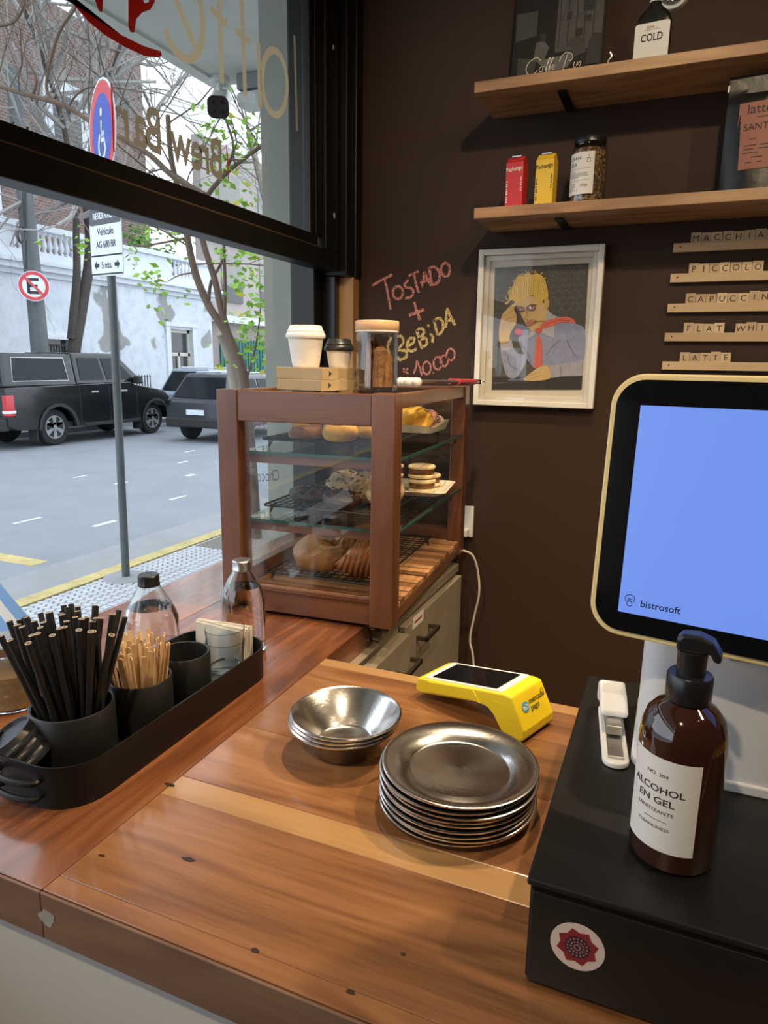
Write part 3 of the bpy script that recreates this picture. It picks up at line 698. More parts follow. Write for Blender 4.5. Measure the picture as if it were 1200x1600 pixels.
# ------------------------------------------------------------------ on top of the case
ZT = CL.z+CH-.0
BZ = -R(12)
def kraft(label, z, dz, ox, oy, rot):
    t = thing('cardboard_box', label, 'box', (-.742+ox, 1.387+oy, z), BZ+rot, 'flat kraft boxes on the pastry case')
    MB().box(-.0635, .0635, -.066, .066, 0, dz).build('body', K['kraft'], t, bevel=.001)
    MB().box(-.0645, -.0636, -.067, .03, dz*.55, dz).box(.0636, .0645, -.067, -.02, 0, dz).build('flap', K['kraft'], t)
    for q in (-.045, .05): MB().prism([(q, dz*.25), (q+.012, dz*.5), (q+.002, dz*.75)], .0646, .0649, 'x').build('corner_slot', K['signdark'], t)
kraft('flat kraft box on the pastry case, lower of the two', ZT+.0, .023, 0, 0, 0)
kraft('flat kraft box on the pastry case, upper of the two under the cups', ZT+.0235, .0245, -.002, .002, .03)
ZB = ZT+.0485
def papercup(label, x, y, z, rb, rt, h, lm):
    t = thing('paper_cup', label, 'cup', (x, y, z))
    MB().lathe([(0, 0), (rb, 0), (rb+.001, .003), (rt, h), (rt-.002, h), (0, h-.002)], n=40).build('cup', K['cupw'], t)
    R_ = rt+.004
    MB().lathe([(R_-.001, h-.004), (R_, h-.001), (R_, h+.004), (R_-.002, h+.007), (rt+.001, h+.008), (rt+.0012, h+.011), (rt-.001, h+.013), (rt-.004, h+.022), (rt-.007, h+.023), (rt-.009, h+.019), (0, h+.018)], n=40).build('lid', K[lm], t)
papercup('large white paper cup with white lid on the kraft boxes', -.768, 1.378, ZB, .029, .0395, .066, 'cupw')
papercup('small paper cup with black lid behind the large white cup', -.716, 1.438, ZB, .022, .0295, .040, 'lidblack')
jr = thing('glass_jar', 'glass jar with pale wooden lid holding pieces of brown bark', 'jar', (-.615, 1.42, ZT))
MB().lathe([(0, .001), (.042, .001), (.046, .006), (.046, .12), (.045, .124), (.043, .124), (.0438, .118), (.0438, .010), (.040, .008), (0, .008)], n=40).build('jar', K['thinclear'], jr)
MB().lathe([(0, .1245), (.047, .1245), (.047, .1275), (0, .1275)], n=40).build('seal', K['cupw'], jr)
MB().lathe([(0, .1275), (.0465, .1275), (.0475, .129), (.0475, .146), (.046, .148), (0, .148)], n=40).build('lid', K['lidwood'], jr)
for k, (x, y, r, h, s, ln) in enumerate(((.010, -.010, .013, .085, 51, .10), (-.012, .012, .009, .105, 52, -.15), (.020, .012, .010, .07, 53, .05), (.000, .016, .008, .095, 54, .1), (-.020, -.004, .006, .10, 55, .12), (.024, -.006, .008, .055, 56, -.05))):
    m = MB(); fn0 = lump(s, .2, 4); m.lathe([(0, 0), (r*1.1, 0), (r*1.2, h*.2), (r, h*.6), (r*1.05, h*.9), (r*.5, h), (0, h)], n=16, sq=lambda a, z: 1+.16*math.sin(5*a+z*60)+.1*math.sin(3*a-z*90))
    m.v = [(a+x+ln*c*.3, b+y, c+.009) for a, b, c in m.v]; m.build('bark_piece', K['bark'], jr)
tg = thing('serving_tongs', 'steel tongs with pink-red grip lying behind the bark jar', 'tongs', (-.56, 1.78, ZT), R(77))
arm = lambda s: MB().tube(smooth_path([(-.17, .012*s, .018), (-.06, .014*s, .016), (.05, .012*s, .014), (.15, .004*s, .012)], 5), .0042, 8)
for s in (-1, 1):
    arm(s).build('arm', K['alu'], tg)
    MB().tube(smooth_path([(.02, .0135*s, .0148), (.08, .0105*s, .0135), (.125, .0065*s, .0128)], 4), .0078, 10).build('grip', K['redplastic'], tg)
    m = MB()
    for k in range(-2, 3): m.ball((-.185-.004*abs(k), .012*s+.007*k, .016), (.014, .0055, .011), n=12, m=8)
    m.build('claw', K['white'], tg)
MB().lathe([(.009, -.006), (.009, .006), (0, .006)], (.155, 0, .012), 14).build('hinge', K['blackplastic'], tg)
MB().tube([(.16+.012*math.cos(k*PI/8)+.012, .012*math.sin(k*PI/8), .012) for k in range(16)], .0014, 5, closed=True).build('hanging_ring', K['alu'], tg)
# ------------------------------------------------------------------ black tray with cups
TX, TY, TW, TL, TH = -.732, .793, .176, .476, .058
tray = thing('metal_tray', 'long black metal tray with rounded ends holding cups', 'tray', (TX, TY, T))
m = MB(); o1 = rrect(TW, TL, .06, 8); i1 = rrect(TW-.005, TL-.005, .0575, 8); n = len(o1)
m.add([(x, y, 0) for x, y in o1]+[(x, y, TH) for x, y in o1]+[(x, y, TH) for x, y in i1]+[(x, y, .003) for x, y in i1],
      [tuple(range(n))[::-1]]+[(j*n+i, j*n+(i+1) % n, (j+1)*n+(i+1) % n, (j+1)*n+i) for j in range(3) for i in range(n)]+[tuple(3*n+i for i in range(n))], True)
m.build('tray_body', K['blackmetal'], tray)
for s in (-1, 1):
    y = s*(TL/2+.010)
    MB().tube(smooth_path([(-.035, s*(TL/2-.001), .040), (-.033, y, .040), (-.0, y+s*.006, .040), (.033, y, .040), (.035, s*(TL/2-.001), .040)], 4), .004, 8).tube(smooth_path([(-.033, s*(TL/2-.001), .018), (-.033, y, .018), (0, y+s*.006, .018), (.033, y, .018), (.035, s*(TL/2-.001), .018)], 4), .004, 8).build('handle', K['blackmetal'], tray)
ZR = T+.0035
def tumbler(label, x, y, r, h, cat='cup'):
    o = MB().lathe([(0, 0), (r-.006, 0), (r-.002, .003), (r, .009), (r, h-.002), (r-.0015, h), (r-.004, h-.001), (r-.004, .01), (0, .008)], n=48).build('ceramic_cup', K['ceramic'])
    o.location = (x, y, ZR); return tag(o, label, cat)
C1 = (-.748, .660, .0565); C2 = (-.722, .767, .0475); C3 = (-.722, .868, .044)
tumbler('matte black ceramic cup full of black straws', *C1, .083)
tumbler('matte black ceramic cup full of wooden stirrers', *C2, .083)
tumbler('matte black ceramic cup standing empty in the tray', *C3, .083)
# straws: each one its own object
sl = .195
sm = MB().lathe([(.0041, 0), (.0041, sl)], n=12)
sm.f = sm.f[:-2]; sm.m = sm.m[:-2]; sm.s = sm.s[:-2]
sm.lathe([(.0041, sl), (.0032, sl), (.0032, .02)], n=12, mi=1); sm.f.pop(); sm.m.pop(); sm.s.pop(); sm.f.pop(); sm.m.pop(); sm.s.pop()
sme = sm.mesh('paper_straw', [K['straw'], K['strawin']])
rs = random.Random(5); placed = []
k = 0
while len(placed) < 46 and k < 4000:
    k += 1
    a = rs.uniform(0, 2*PI); rb = .0465*math.sqrt(rs.uniform(0, 1)); x, y = rb*math.cos(a), rb*math.sin(a)
    if all((x-p[0])**2+(y-p[1])**2 > .0086**2 for p in placed):
        placed.append((x, y))
for x, y in placed:
    o = share('paper_straw', sme)
    # the straw passes the rim at (x, y); its foot lies nearer the middle, so that the bundle fans out
    s = rs.uniform(.30, .80); sx_, sy_ = x*s+.010*rs.uniform(.2, 1), y*s
    d = Vector((x-sx_, y-sy_, .074))
    o.location = (C1[0]+sx_, C1[1]+sy_, ZR+.009+rs.uniform(0, .010)); o.rotation_euler = d.to_track_quat('Z', 'Y').to_euler()
    tag(o, 'black paper straw standing in the straw cup', 'straw', 'black paper straws in the cup')
# wooden stirrers
st = MB(); hw, hh = .0036, .124
pol = [(-hw, 0), (hw, 0)]+[(hw*math.cos(R(q)), hh-hw+hw*math.sin(R(q))) for q in range(0, 181, 30)]
st.prism(pol, -.0008, .0008, 'y'); stm = st.mesh('wooden_stirrer', K['stick'])
placed = []; k = 0
while len(placed) < 50 and k < 5000:
    k += 1
    a = rs.uniform(0, 2*PI); rb = .036*math.sqrt(rs.uniform(0, 1)); x, y = rb*math.cos(a), rb*math.sin(a)
    if all((x-p[0])**2+(y-p[1])**2 > .0064**2 for p in placed): placed.append((x, y))
for x, y in placed:
    o = share('wooden_stirrer', stm)
    fan = rs.uniform(.3, .8)
    tl = Vector((x*fan+rs.uniform(-.006, .006), y*fan+rs.uniform(-.006, .006), .112))
    o.location = (C2[0]+x*.85, C2[1]+y*.85, ZR+.009+rs.uniform(0, .012))
    o.rotation_euler = (tl.to_track_quat('Z', 'Y') @ Matrix.Rotation(rs.uniform(-.9, .9), 3, 'Z').to_quaternion()).to_euler()
    tag(o, 'flat wooden stirrer standing in the stirrer cup', 'stirrer', 'wooden stirrers in the cup')
# two stacked tumblers
def glass(label, z, s=1):
    flut = lambda a, zz: 1-.012*(abs(math.sin(6*a)) if zz < .045 else 0)
    o = MB().lathe([(0, 0), (.026, 0), (.028, .003), (.032, .045), (.0345, .075), (.0335, .0755), (.031, .046), (.0265, .010), (0, .009)], n=48, sq=flut).build('drinking_glass', K['clear'])
    o.location = (-.698, .952, z); return tag(o, label, 'glass')
glass('clear faceted drinking glass in the tray, lower of the two', ZR)
glass('clear faceted drinking glass stacked inside the other', ZR+.022)
# napkins
for k in range(7):
    m = MB(); pts = [(-.055, 0), (-.02, .004*math.sin(k)), (.02, -.003*math.cos(k)), (.055, 0)]
    h = .078+.004*math.sin(k*2.1)
    q = [(x, y-.0012) for x, y in pts]+[(x, y+.0012) for x, y in pts[::-1]]; m.prism(q, 0, h)
    o = m.build('paper_napkin', K['napkin']); o.location = (-.742, .992+k*.0036, ZR); o.rotation_euler = (R(-2), 0, R(1.5*k-4))
    tag(o, 'beige paper napkin standing folded at the end of the tray', 'napkin', 'paper napkins in the tray')
# cup lids lying tilted
def lid(label, x, y, z, rx, ry):
    o = MB().lathe([(.040, 0), (.042, .001), (.042, .006), (.039, .008), (.038, .010), (.035, .018), (.032, .0185), (.030, .014), (0, .0135)], n=40).build('cup_lid', K['lidblack'])
    o.location = (x, y, z); o.rotation_euler = (rx, ry, 0); return tag(o, label, 'lid', 'black cup lids in the tray')
for k, lab in enumerate(('topmost', 'middle', 'lowest')):
    lid('black plastic cup lid leaning in the tray, %s of the pile' % lab, -.784+.008*k, .592+.003*k, ZR+.046-.010*k, R(20), R(-24))
# bottles
def bottle(label, x, y, prof, cap, water, capmat):
    t = thing('glass_bottle', label, 'bottle', (x, y, T+.0005))
    outer = prof; inner = [(max(r-.0022, 0), z) for r, z in prof[::-1] if z > .004]
    MB().lathe(outer+inner+[(0, .005)], n=44).build('bottle', K['clear'], t)
    wz = water; wp = [(0, .006)]+[(r-.003, max(z, .006)) for r, z in prof[1:] if z < wz]
    r_at = next(a[0]+(b[0]-a[0])*(wz-a[1])/(b[1]-a[1]) for a, b in zip(prof, prof[1:]) if a[1] <= wz < b[1])
    wp += [(r_at-.003, wz), (0, wz)]; MB().lathe(wp, n=44).build('water', K['water'], t)
    MB().lathe(cap, n=36, sq=lambda a, z: 1+.012*math.cos(36*a)).build('cap', K[capmat], t)
h = .183
bottle('clear water bottle with silver cap beside the pastry case', -.743, 1.075, [(0, 0), (.038, 0), (.042, .004), (.0425, .012), (.0425, .112), (.039, .126), (.028, .150), (.018, .166), (.0165, .170), (.0165, .174)],
       [(.0175, .167), (.0185, .168), (.0185, .171), (.0175, .173), (.018, .186), (.0165, .188), (0, .188)], .135, 'alu')
bottle('clear water bottle with black cap behind the stirrers', -.905, 1.0, [(0, 0), (.046, 0), (.051, .005), (.052, .015), (.052, .072), (.047, .086), (.034, .112), (.022, .132), (.019, .138), (.019, .145)],
       [(.0195, .136), (.0205, .137), (.0205, .140), (.0197, .142), (.0197, .156), (.018, .158), (0, .158)], .094, 'blackplastic')
# sugar jar at the left
sj = thing('sugar_jar', 'ribbed glass jar of brown sugar behind the straws', 'jar', (-.975, .745, T+.0005))
rib = lambda a, z: 1
pr = [(0, 0), (.046, 0), (.050, .004)]+[(.052+.0015*math.sin(k*1.6), .008+.006*k) for k in range(11)]+[(.046, .082), (.040, .09), (.040, .098)]
MB().lathe(pr+[(r-.003, z) for r, z in pr[::-1] if z > .003]+[(0, .005)], n=40).build('jar', K['clear'], sj)
MB().lathe([(0, .006), (.047, .006), (.048, .060), (0, .064)], n=32).build('sugar', K['sugar'], sj)
MB().lathe([(.041, .094), (.0425, .095), (.0425, .108), (.040, .110), (0, .110)], n=36).build('lid', K['alu'], sj)
# small light blue and white cloth
fl = thing('cloth_flag', 'light blue and white striped cloth hanging at the far left window', 'flag', (-1.0, .78, T+.0005))
for k, mt in enumerate(('flagblue', 'flagwhite', 'flagblue')):
    m = MB(); a = []; b = []
    for i in range(9):
        s = i/8; x = -.13+.16*s; y = .004*math.sin(s*7)+.02*s
        z0 = .245-.14*s**1.5; a.append((x, y, z0-.033*k)); b.append((x, y, z0-.033*(k+1)))
    vs = a+b+[(p[0], p[1]+.0015, p[2]) for p in a+b]; nn = 9
    fs = [(i, i+1, nn+i+1, nn+i) for i in range(8)]+[(2*nn+i, 3*nn+i, 3*nn+i+1, 2*nn+i+1) for i in range(8)]+[(i, 2*nn+i, 2*nn+i+1, i+1) for i in range(8)]+[(nn+i, nn+i+1, 3*nn+i+1, 3*nn+i) for i in range(8)]
    m.add(vs, fs, True); m.build('stripe', K[mt], fl)
MB().tube([(-.13, 0, 0), (-.13, 0, .26)], .003, 8).build('stick', K['alu'], fl)

# ------------------------------------------------------------------ steel bowls and plates
bp = [(0, 0), (.040, 0), (.044, .003), (.074, .046), (.080, .0485), (.0815, .0475), (.0815, .0495), (.079, .0515), (.0735, .049), (.0430, .0050), (.039, .002), (0, .002)]
bm = MB().lathe(bp, n=64).mesh('steel_bowl', K['steel'])
for k, lab in enumerate(('lowest of the nested three', 'middle of the nested three', 'topmost of the nested three')):
    o = share('steel_bowl', bm, None, (-.408+.0012*k, .836+.001*k, T+.0005+.0055*k), (0, 0, k)); tag(o, 'shiny stainless steel bowl, %s' % lab, 'bowl', 'nested steel bowls')
pp = [(0, 0), (.062, 0), (.066, .0015), (.072, .007), (.095, .0125), (.0985, .0128), (.1, .0120), (.1, .0135), (.098, .0146), (.0945, .0142), (.0705, .0088), (.0655, .0034), (.062, .0018), (0, .0018)]
pmh = MB().lathe(pp, n=72).mesh('steel_plate', K['steel'])
NP = 9
for k in range(NP):
    o = share('steel_plate', pmh, None, (-.2165+random.uniform(-.0025, .0025), .779+random.uniform(-.0025, .0025), T+.0005+.0060*k), (R(random.uniform(-.2, .2)), R(random.uniform(-.2, .2)), k*.7))
    lab = 'scratched stainless steel plate, topmost of the stack' if k == NP-1 else ('stainless steel plate, lowest of the stack' if k == 0 else 'stainless steel plate inside the stack of plates')
    tag(o, lab, 'plate', 'stacked steel plates')

# ------------------------------------------------------------------ yellow card terminal
TA = R(-20)
te = thing('card_terminal', 'yellow card payment terminal with black touch screen', 'card terminal', (-.252, 1.036, T+.0005), TA)
prof = [(-.098, .014), (-.095, .036), (-.088, .0385), (.062, .0665), (.074, .0655), (.097, .020), (.098, .008), (.092, .001), (.074, .0), (.060, .006), (.046, .026), (.036, .034), (.020, .036), (-.088, .0125)]
MB().prism(prof, -.0405, .0405, 'y').build('body', K['yellow'], te, bevel=.0035, seg=3)
MB().prism([(-.072, .0205), (.012, .0375), (.026, .037), (.010, .0555), (-.072, .0385)], -.042, -.0404, 'y').build('side_panel', K['yellow'], te, bevel=.001)
MB().prism([(.044, .050), (.070, .050), (.080, .028), (.073, .028), (.064, .044), (.044, .046)], -.0409, -.0404, 'y').build('side_panel', K['yellow'], te)
sl_ = (.0665-.0385)/(.062+.088); ang = math.atan(sl_)
TMx = Matrix.Translation((-.013, 0, .0526)) @ Matrix.Rotation(-ang, 4, 'Y')
MB().prism(rrect(.142, .074, .004), -.001, .0014, 'z', TMx).build('bezel', K['white'], te)
MB().prism(rrect(.118, .064, .002), .0015, .0020, 'z', TMx).build('screen', K['screenblk'], te)
# printed face on the sloping end
fa = Vector((.074, 0, .0655)); fb = Vector((.097, 0, .020)); fd = (fb-fa).normalized(); fn_ = Vector((-fd.z, 0, fd.x)); fn_ = fn_ if fn_.x > 0 else -fn_
def face(a, b): return fa + fd*(.0225-b) + Vector((0, 1, 0))*a + fn_*.0009
m = MB(); textf(m, 'mercado', .0115, lambda x, y: face(x-.008, y+.001), 'LEFT', .0001); textf(m, 'pago', .0115, lambda x, y: face(x-.008, y-.0085), 'LEFT', .0001)
m.build('print', K['ink'], te)
m = MB(); m.add([face(-.0185+.0085*math.cos(k*PI/10), .0005+.0075*math.sin(k*PI/10)) for k in range(20)], [tuple(range(20))]); m.build('logo_disc', pm('logo_blue', (.10, .33, .50), .5), te)
m = MB()
for s in (-1, 1): m.ribbon([face(-.0185+s*.0065*q, .0012+.002*math.cos(q*2)*s+.0) + fn_*.0002 for q in (0, .3, .6, 1)], .0022, fn_)
m.ribbon([face(-.0255+.014*q/8, -.0012-.0016*math.sin(q*PI/8))+fn_*.0003 for q in range(9)], .0012, fn_); m.build('logo_mark', K['paper'], te)
m = MB(); m.ribbon([face(.030+.004*math.cos(k*PI/8), .0085+.0036*math.sin(k*PI/8)) for k in range(17)], .0006, fn_); textf(m, '((', .005, lambda x, y: face(x+.030, y+.0065)); m.build('contactless_mark', K['ink'], te)

for ch in te.children: ch.scale = (1.1, 1.1, 1.05)

# ------------------------------------------------------------------ cash drawer and things on it
DX0, DX1, DY0, DY1, DZ = -.085, .345, .548, 1.005, T+.11
dr = thing('cash_drawer', 'wide black metal cash drawer with round sticker', 'cash drawer', (DX0, DY0, T))
MB().box(.003, DX1-DX0-.003, .004, DY1-DY0, .004, .107).build('body', K['drawer'], dr, bevel=.002)
MB().box(0, DX1-DX0, 0, DY1-DY0, .104, .110).build('lid', K['drawer'], dr, bevel=.0022)
MB().box(.006, DX1-DX0-.006, -.001, .004, .006, .100).build('drawer_front', K['drawer'], dr, bevel=.001)
m = MB(); sk = (.048, .058); m.prism([(sk[0]+.0235*math.cos(k*PI/20), sk[1]+.0235*math.sin(k*PI/20)) for k in range(40)], -.0016, -.0012, 'y')
stk = m.build('round_sticker', pm('pinkish_sticker', (.62, .50, .45), .5), dr)
def star(n, r0, r1, ph=0): return [(sk[0]+(r1 if k % 2 else r0)*math.cos(ph+k*PI/n), sk[1]+(r1 if k % 2 else r0)*math.sin(ph+k*PI/n)) for k in range(2*n)]
MB().prism(star(8, .0185, .0148, .3), -.0019, -.0017, 'y').build('flower_print', pm('wine_red_print', (.22, .018, .03), .5), stk)
MB().prism(star(14, .0118, .0103), -.0021, -.00195, 'y').build('flower_print', pm('dark_wine_print', (.045, .012, .018), .5), stk)
m = MB()
for rr, kk in ((.0085, 16), (.0055, 12), (.0026, 8)):
    for k in range(kk):
        a = 2*PI*k/kk; m.prism([(sk[0]+rr*math.cos(a)+.0009*math.cos(q*PI/3), sk[1]+rr*math.sin(a)+.0009*math.sin(q*PI/3)) for q in range(6)], -.0023, -.00215, 'y')
m.build('flower_print', pm('grey_pink_print', (.30, .19, .19), .5), stk)
# gel bottle
gb = thing('gel_pump_bottle', 'amber pump bottle of alcohol gel with white label', 'bottle', (.033, .640, DZ+.0005))
MB().lathe([(0, 0), (.031, 0), (.0345, .003), (.0355, .010), (.0355, .118), (.0345, .130), (.031, .142), (.024, .151), (.016, .156), (.0145, .158), (.0145, .163), (0, .163)], n=56).build('bottle', K['amber'], gb)
MB().lathe([(0, .157), (.0175, .157), (.0182, .159), (.0182, .180), (.017, .182), (.010, .1825), (0, .183)], n=40, sq=lambda a, z: 1+.008*math.cos(40*a)).build('collar', K['blackplastic'], gb)
MB().lathe([(0, .182), (.0115, .182), (.0118, .198), (.0122, .204), (0, .205)], n=28).build('pump_stem', K['blackplastic'], gb)
hd = MB(); hd.prism([(-.0125, .203), (-.0128, .214), (-.009, .2195), (.004, .2205), (.015, .2165), (.0215, .206), (.0225, .198), (.0165, .1985), (.0135, .2055), (.006, .2035)], -.0085, .0085, 'y', Matrix.Rotation(R(-8), 4, 'Z'))
hd.build('pump_head', K['blackplastic'], gb, bevel=.0035, seg=3)
LR = .0358; LC = R(-117)      # label centre direction
def wrap(x, y, dr_=0): a = LC+x/LR; return Vector(((LR+dr_)*math.cos(a), (LR+dr_)*math.sin(a), y))
m = MB(); nn = 24; w_ = .033
vs = [wrap(-w_+2*w_*k/nn, z) for z in (.022, .112) for k in range(nn+1)]
m.add(vs, [(k, k+1, nn+2+k, nn+1+k) for k in range(nn)], True); lbo = m.build('label', K['paper'], gb)
m = MB()
for s, sz, z, x0, b in (('NO. 204', .0048, .0945, -.002, 0), ('ALCOHOL', .0090, .0790, -.002, .0001), ('EN GEL', .0090, .0680, -.002, .0001), ('SANITIZANTE', .0048, .0590, -.002, 0), ('CLEANLINESS', .0042, .0435, -.002, 0)):
    textf(m, s, sz, lambda x, y: wrap(x*1.12+x0, y+z, .0004), 'CENTER', b)
for z in (.0515,): m.add([wrap(-.010, z, .0004), wrap(0, z, .0004), wrap(.010, z, .0004), wrap(.010, z+.0006, .0004), wrap(0, z+.0006, .0004), wrap(-.010, z+.0006, .0004)], [(0, 1, 4, 5), (1, 2, 3, 4)])
m.build('print', K['ink'], lbo)
for ch in gb.children: ch.scale = (1.07, 1.07, 1.0)
# stapler
sp_ = thing('stapler', 'white stapler with open chrome jaw on the cash drawer', 'stapler', (-.038, .845, DZ+.0005), R(8))
MB().prism(rrect(.030, .150, .014, 8), 0, .007, 'z', Matrix.Translation((0, -.01, 0))).build('base', K['white'], sp_, bevel=.002)
MB().box(-.009, .009, -.075, .05, .007, .010).build('anvil', K['alu'], sp_, bevel=.001)
MB().prism([(-.03, .013), (.065, .010), (.065, .030), (-.03, .024)], -.0085, .0085, 'x').build('magazine', K['alu'], sp_, bevel=.001)
m = MB(); m.prism([(-.012, .026), (-.010, .034), (.02, .043), (.055, .044), (.07, .036), (.072, .012), (.055, .012), (.05, .026)], -.0165, .0165, 'x'); m.build('handle', K['white'], sp_, bevel=.006, seg=3)
# point of sale screen
ps = thing('point_of_sale_screen', 'touch screen till with cream rim showing a blue display', 'till screen', (-.067, .722, DZ), R(-10))
SWd, SHt = .40, .267
def stilt(x, z): return Matrix.Translation((0, 0, .178)) @ Matrix.Rotation(R(-5), 4, 'X')
SM = stilt(0, 0)
Rot = SM @ Matrix.Rotation(R(90), 4, 'X')      # local xy plane -> upright, normal toward -y
oo = rrect(SWd, SHt, .032, 10, SWd/2, SHt/2)
MB().prism(oo, -.026, -.002, 'z', Rot).build('rim', K['cream'], ps, bevel=.002)
MB().prism(rrect(SWd-.012, SHt-.012, .0275, 10, SWd/2, SHt/2), -.002, .0006, 'z', Rot).build('bezel', K['screenblk'], ps)
s0, s1, t0, t1 = .030, SWd-.030, .026, SHt-.031
lit = MB().prism([(s0, t0), (s1, t0), (s1, t1), (s0, t1)], .0006, .0009, 'z', Rot).build('display', K['lit'], ps)
m = MB(); text(m, 'bistrosoft', .0098, Rot @ Vector((s0+.021, t0+.009, .0012)), Rot.to_3x3() @ Vector((1, 0, 0)), Rot.to_3x3() @ Vector((0, 1, 0)), 'LEFT', .00012)
for q in (arc(.0105, .0125, .0026, 0, 360, 14), arc(.0105, .0180, .0047, -20, 200, 14, .0038), [(.0062, .0165), (.0070, .0145)], [(.0148, .0165), (.0140, .0145)], [(.0080, .0175), (.013, .0172)], [(.0085, .0155), (.0125, .0152)]):
    m.ribbon([Rot @ Vector((s0+a, t0+b-.0025, .0012)) for a, b in q], .0008, Rot.to_3x3() @ Vector((0, 0, 1)))
m.build('screen_print', K['blueink'], lit)
po = thing('screen_stand', 'white box stand under the till screen', 'stand', (.145, .865, DZ))
MB().prism(rrect(.315, .195, .025, 6), 0, .012, 'z').build('base', K['posw'], po, bevel=.002)
MB().prism(rrect(.310, .188, .03, 8), .012, .205, 'z', Matrix.Translation((.0, .0, 0)), True).build('body', K['posw'], po)
MB().prism(rrect(.20, .004, .0015, 2), .150, .152, 'z', Matrix.Translation((.03, -.094, 0))).build('seam', K['greyink'], po)
MB().box(-.03, .03, -.12, -.05, .206, .26).build('neck', K['posw'], po, bevel=.004)
# ------------------------------------------------------------------ brown wall: chalk, picture, shelves, menu
def wp(x, y, d=.0): p = ony(x, y, WY-d); return p
def zc(x, y): return wp(560+x*.15, 380+y*.15, .0006)
def chalkword(label, pols, mat, w=.0076):
    mb = MB(); rr = random.Random(len(pols))
    for q in pols:
        p = smooth_path([zc(*a) for a in q], 6); p = [v+Vector((rr.uniform(-.0007, .0007), 0, rr.uniform(-.0007, .0007))) for v in p]
        mb.ribbon(p, [w*rr.uniform(.8, 1.2) for _ in p], (0, -1, 0))
    o = mb.build('chalk_writing', K[mat], wall_back); o['label'] = label
E_ = lambda cx, cy, rx, ry, a0=0, a1=360, n=12: [(cx+rx*math.cos(R(a0+(a1-a0)*k/n)), cy+ry*math.sin(R(a0+(a1-a0)*k/n))) for k in range(n+1)]
chalkword('pink chalk word TOSTADO', [[(145, 440), (250, 380), (355, 325)], [(275, 385), (305, 520), (335, 690)], E_(412, 515, 52, 66), [(520, 380), (480, 430), (500, 460), (560, 475), (570, 520), (540, 565), (490, 570)],
    [(520, 345), (625, 290)], [(578, 320), (600, 420), (628, 515)], [(660, 460), (680, 370), (690, 305), (720, 380), (760, 445)], [(645, 415), (740, 375)], [(740, 265), (750, 350), (770, 440)], [(725, 270), (790, 245), (845, 310), (835, 400), (775, 435)], E_(907, 277, 46, 70)], 'chalkpink')
chalkword('pink chalk plus sign', [[(583, 615), (605, 700), (645, 800)], [(525, 750), (600, 725), (685, 690)]], 'chalkpink', .009)
chalkword('yellow chalk word BEBIDA', [[(345, 980), (305, 1090), (350, 1230)], [(400, 970), (455, 975), (465, 1040), (415, 1110), (490, 1120), (500, 1180), (430, 1215), (405, 1180)], [(500, 1080), (570, 1040), (580, 990), (530, 1000), (505, 1080), (540, 1125), (605, 1105)],
    [(610, 910), (630, 1000), (655, 1095)], [(600, 920), (650, 885), (685, 930), (630, 1000), (700, 990), (710, 1050), (650, 1095)], [(755, 945), (775, 985), (768, 1035)], [(725, 855), (730, 865)],
    [(790, 800), (805, 880), (825, 960)], [(780, 815), (840, 780), (885, 840), (870, 920), (825, 955)], [(910, 885), (915, 780), (925, 685), (960, 770), (1010, 855)], [(905, 815), (985, 790)]], 'chalkyel', .0085)
chalkword('pink chalk price 10.000', [[(470, 1305), (495, 1335), (520, 1365)], [(465, 1345), (515, 1305)], [(575, 1360), (600, 1290), (610, 1225), (640, 1300), (660, 1375)], E_(712, 1300, 42, 66), [(778, 1345), (782, 1355)], E_(825, 1250, 42, 66), E_(893, 1225, 40, 56), E_(962, 1160, 42, 60)], 'chalkpink', .0058)
chalkword('faint scratched letter G on the wall', [[((880-560/.42)*0+(862-560)/.15, (712-380)/.15), ((845-560)/.15, (704-380)/.15), ((825-560)/.15, (712-380)/.15), ((820-560)/.15, (728-380)/.15), ((835-560)/.15, (738-380)/.15), ((848-560)/.15, (732-380)/.15), ((848-560)/.15, (722-380)/.15)]], 'wall', .002)

# picture
PX0, PX1, PZ0, PZ1 = -.571, -.221, 1.432, 1.874
pc = thing('framed_picture', 'white framed drawing of a blond man with red scarf', 'picture', (PX0, WY-.001, PZ0))
PW_, PH_ = PX1-PX0, PZ1-PZ0
def ring(mb, x0, x1, z0, z1, w, y0, y1):
    mb.box(x0, x0+w, y0, y1, z0, z1); mb.box(x1-w, x1, y0, y1, z0, z1); mb.box(x0+w, x1-w, y0, y1, z1-w, z1); mb.box(x0+w, x1-w, y0, y1, z0, z0+w)
    return mb
ring(MB(), 0, PW_, 0, PH_, .016, -.03, 0).build('frame', K['whiteframe'], pc, bevel=.002)
ring(MB(), .0162, PW_-.0162, .0162, PH_-.0162, .014, -.017, -.002).build('inner_frame', K['whiteframe'], pc, bevel=.0015)
MB().box(.016, PW_-.016, -.008, -.004, .016, PH_-.016).build('mat_board', K['mat'], pc)
MB().box(.016, PW_-.016, -.0205, -.0195, .016, PH_-.016).build('glass', pane_glass('picture_glass', (1, 1, 1), .8), pc)
art = None
def zp(x, y, d):
    p = ony(740+x*.175, 380+y*.175, WY-.01)
    return Vector((p.x-PX0, -.0084-.00015*d, p.z-PZ0))
_lay = [0]
def paint(pts, col, name='paint_area', sm=False, rough=.8, var=.12):
    _lay[0] += 1
    if sm: pts = [(v.x, v.y) for v in smooth_path([Vector((a, b, 0)) for a, b in pts+[pts[0]]], 4)[:-1]]
    key = 'paint_%02d%02d%02d' % tuple(int(c*99) for c in col)
    mt = bpy.data.materials.get(key) or pm(key, col, rough, var=var, vscale=70)
    m = MB(); m.add([zp(a, b, _lay[0]) for a, b in pts], [tuple(range(len(pts)))[::-1]]); return m.build(name, mt, art or pc)
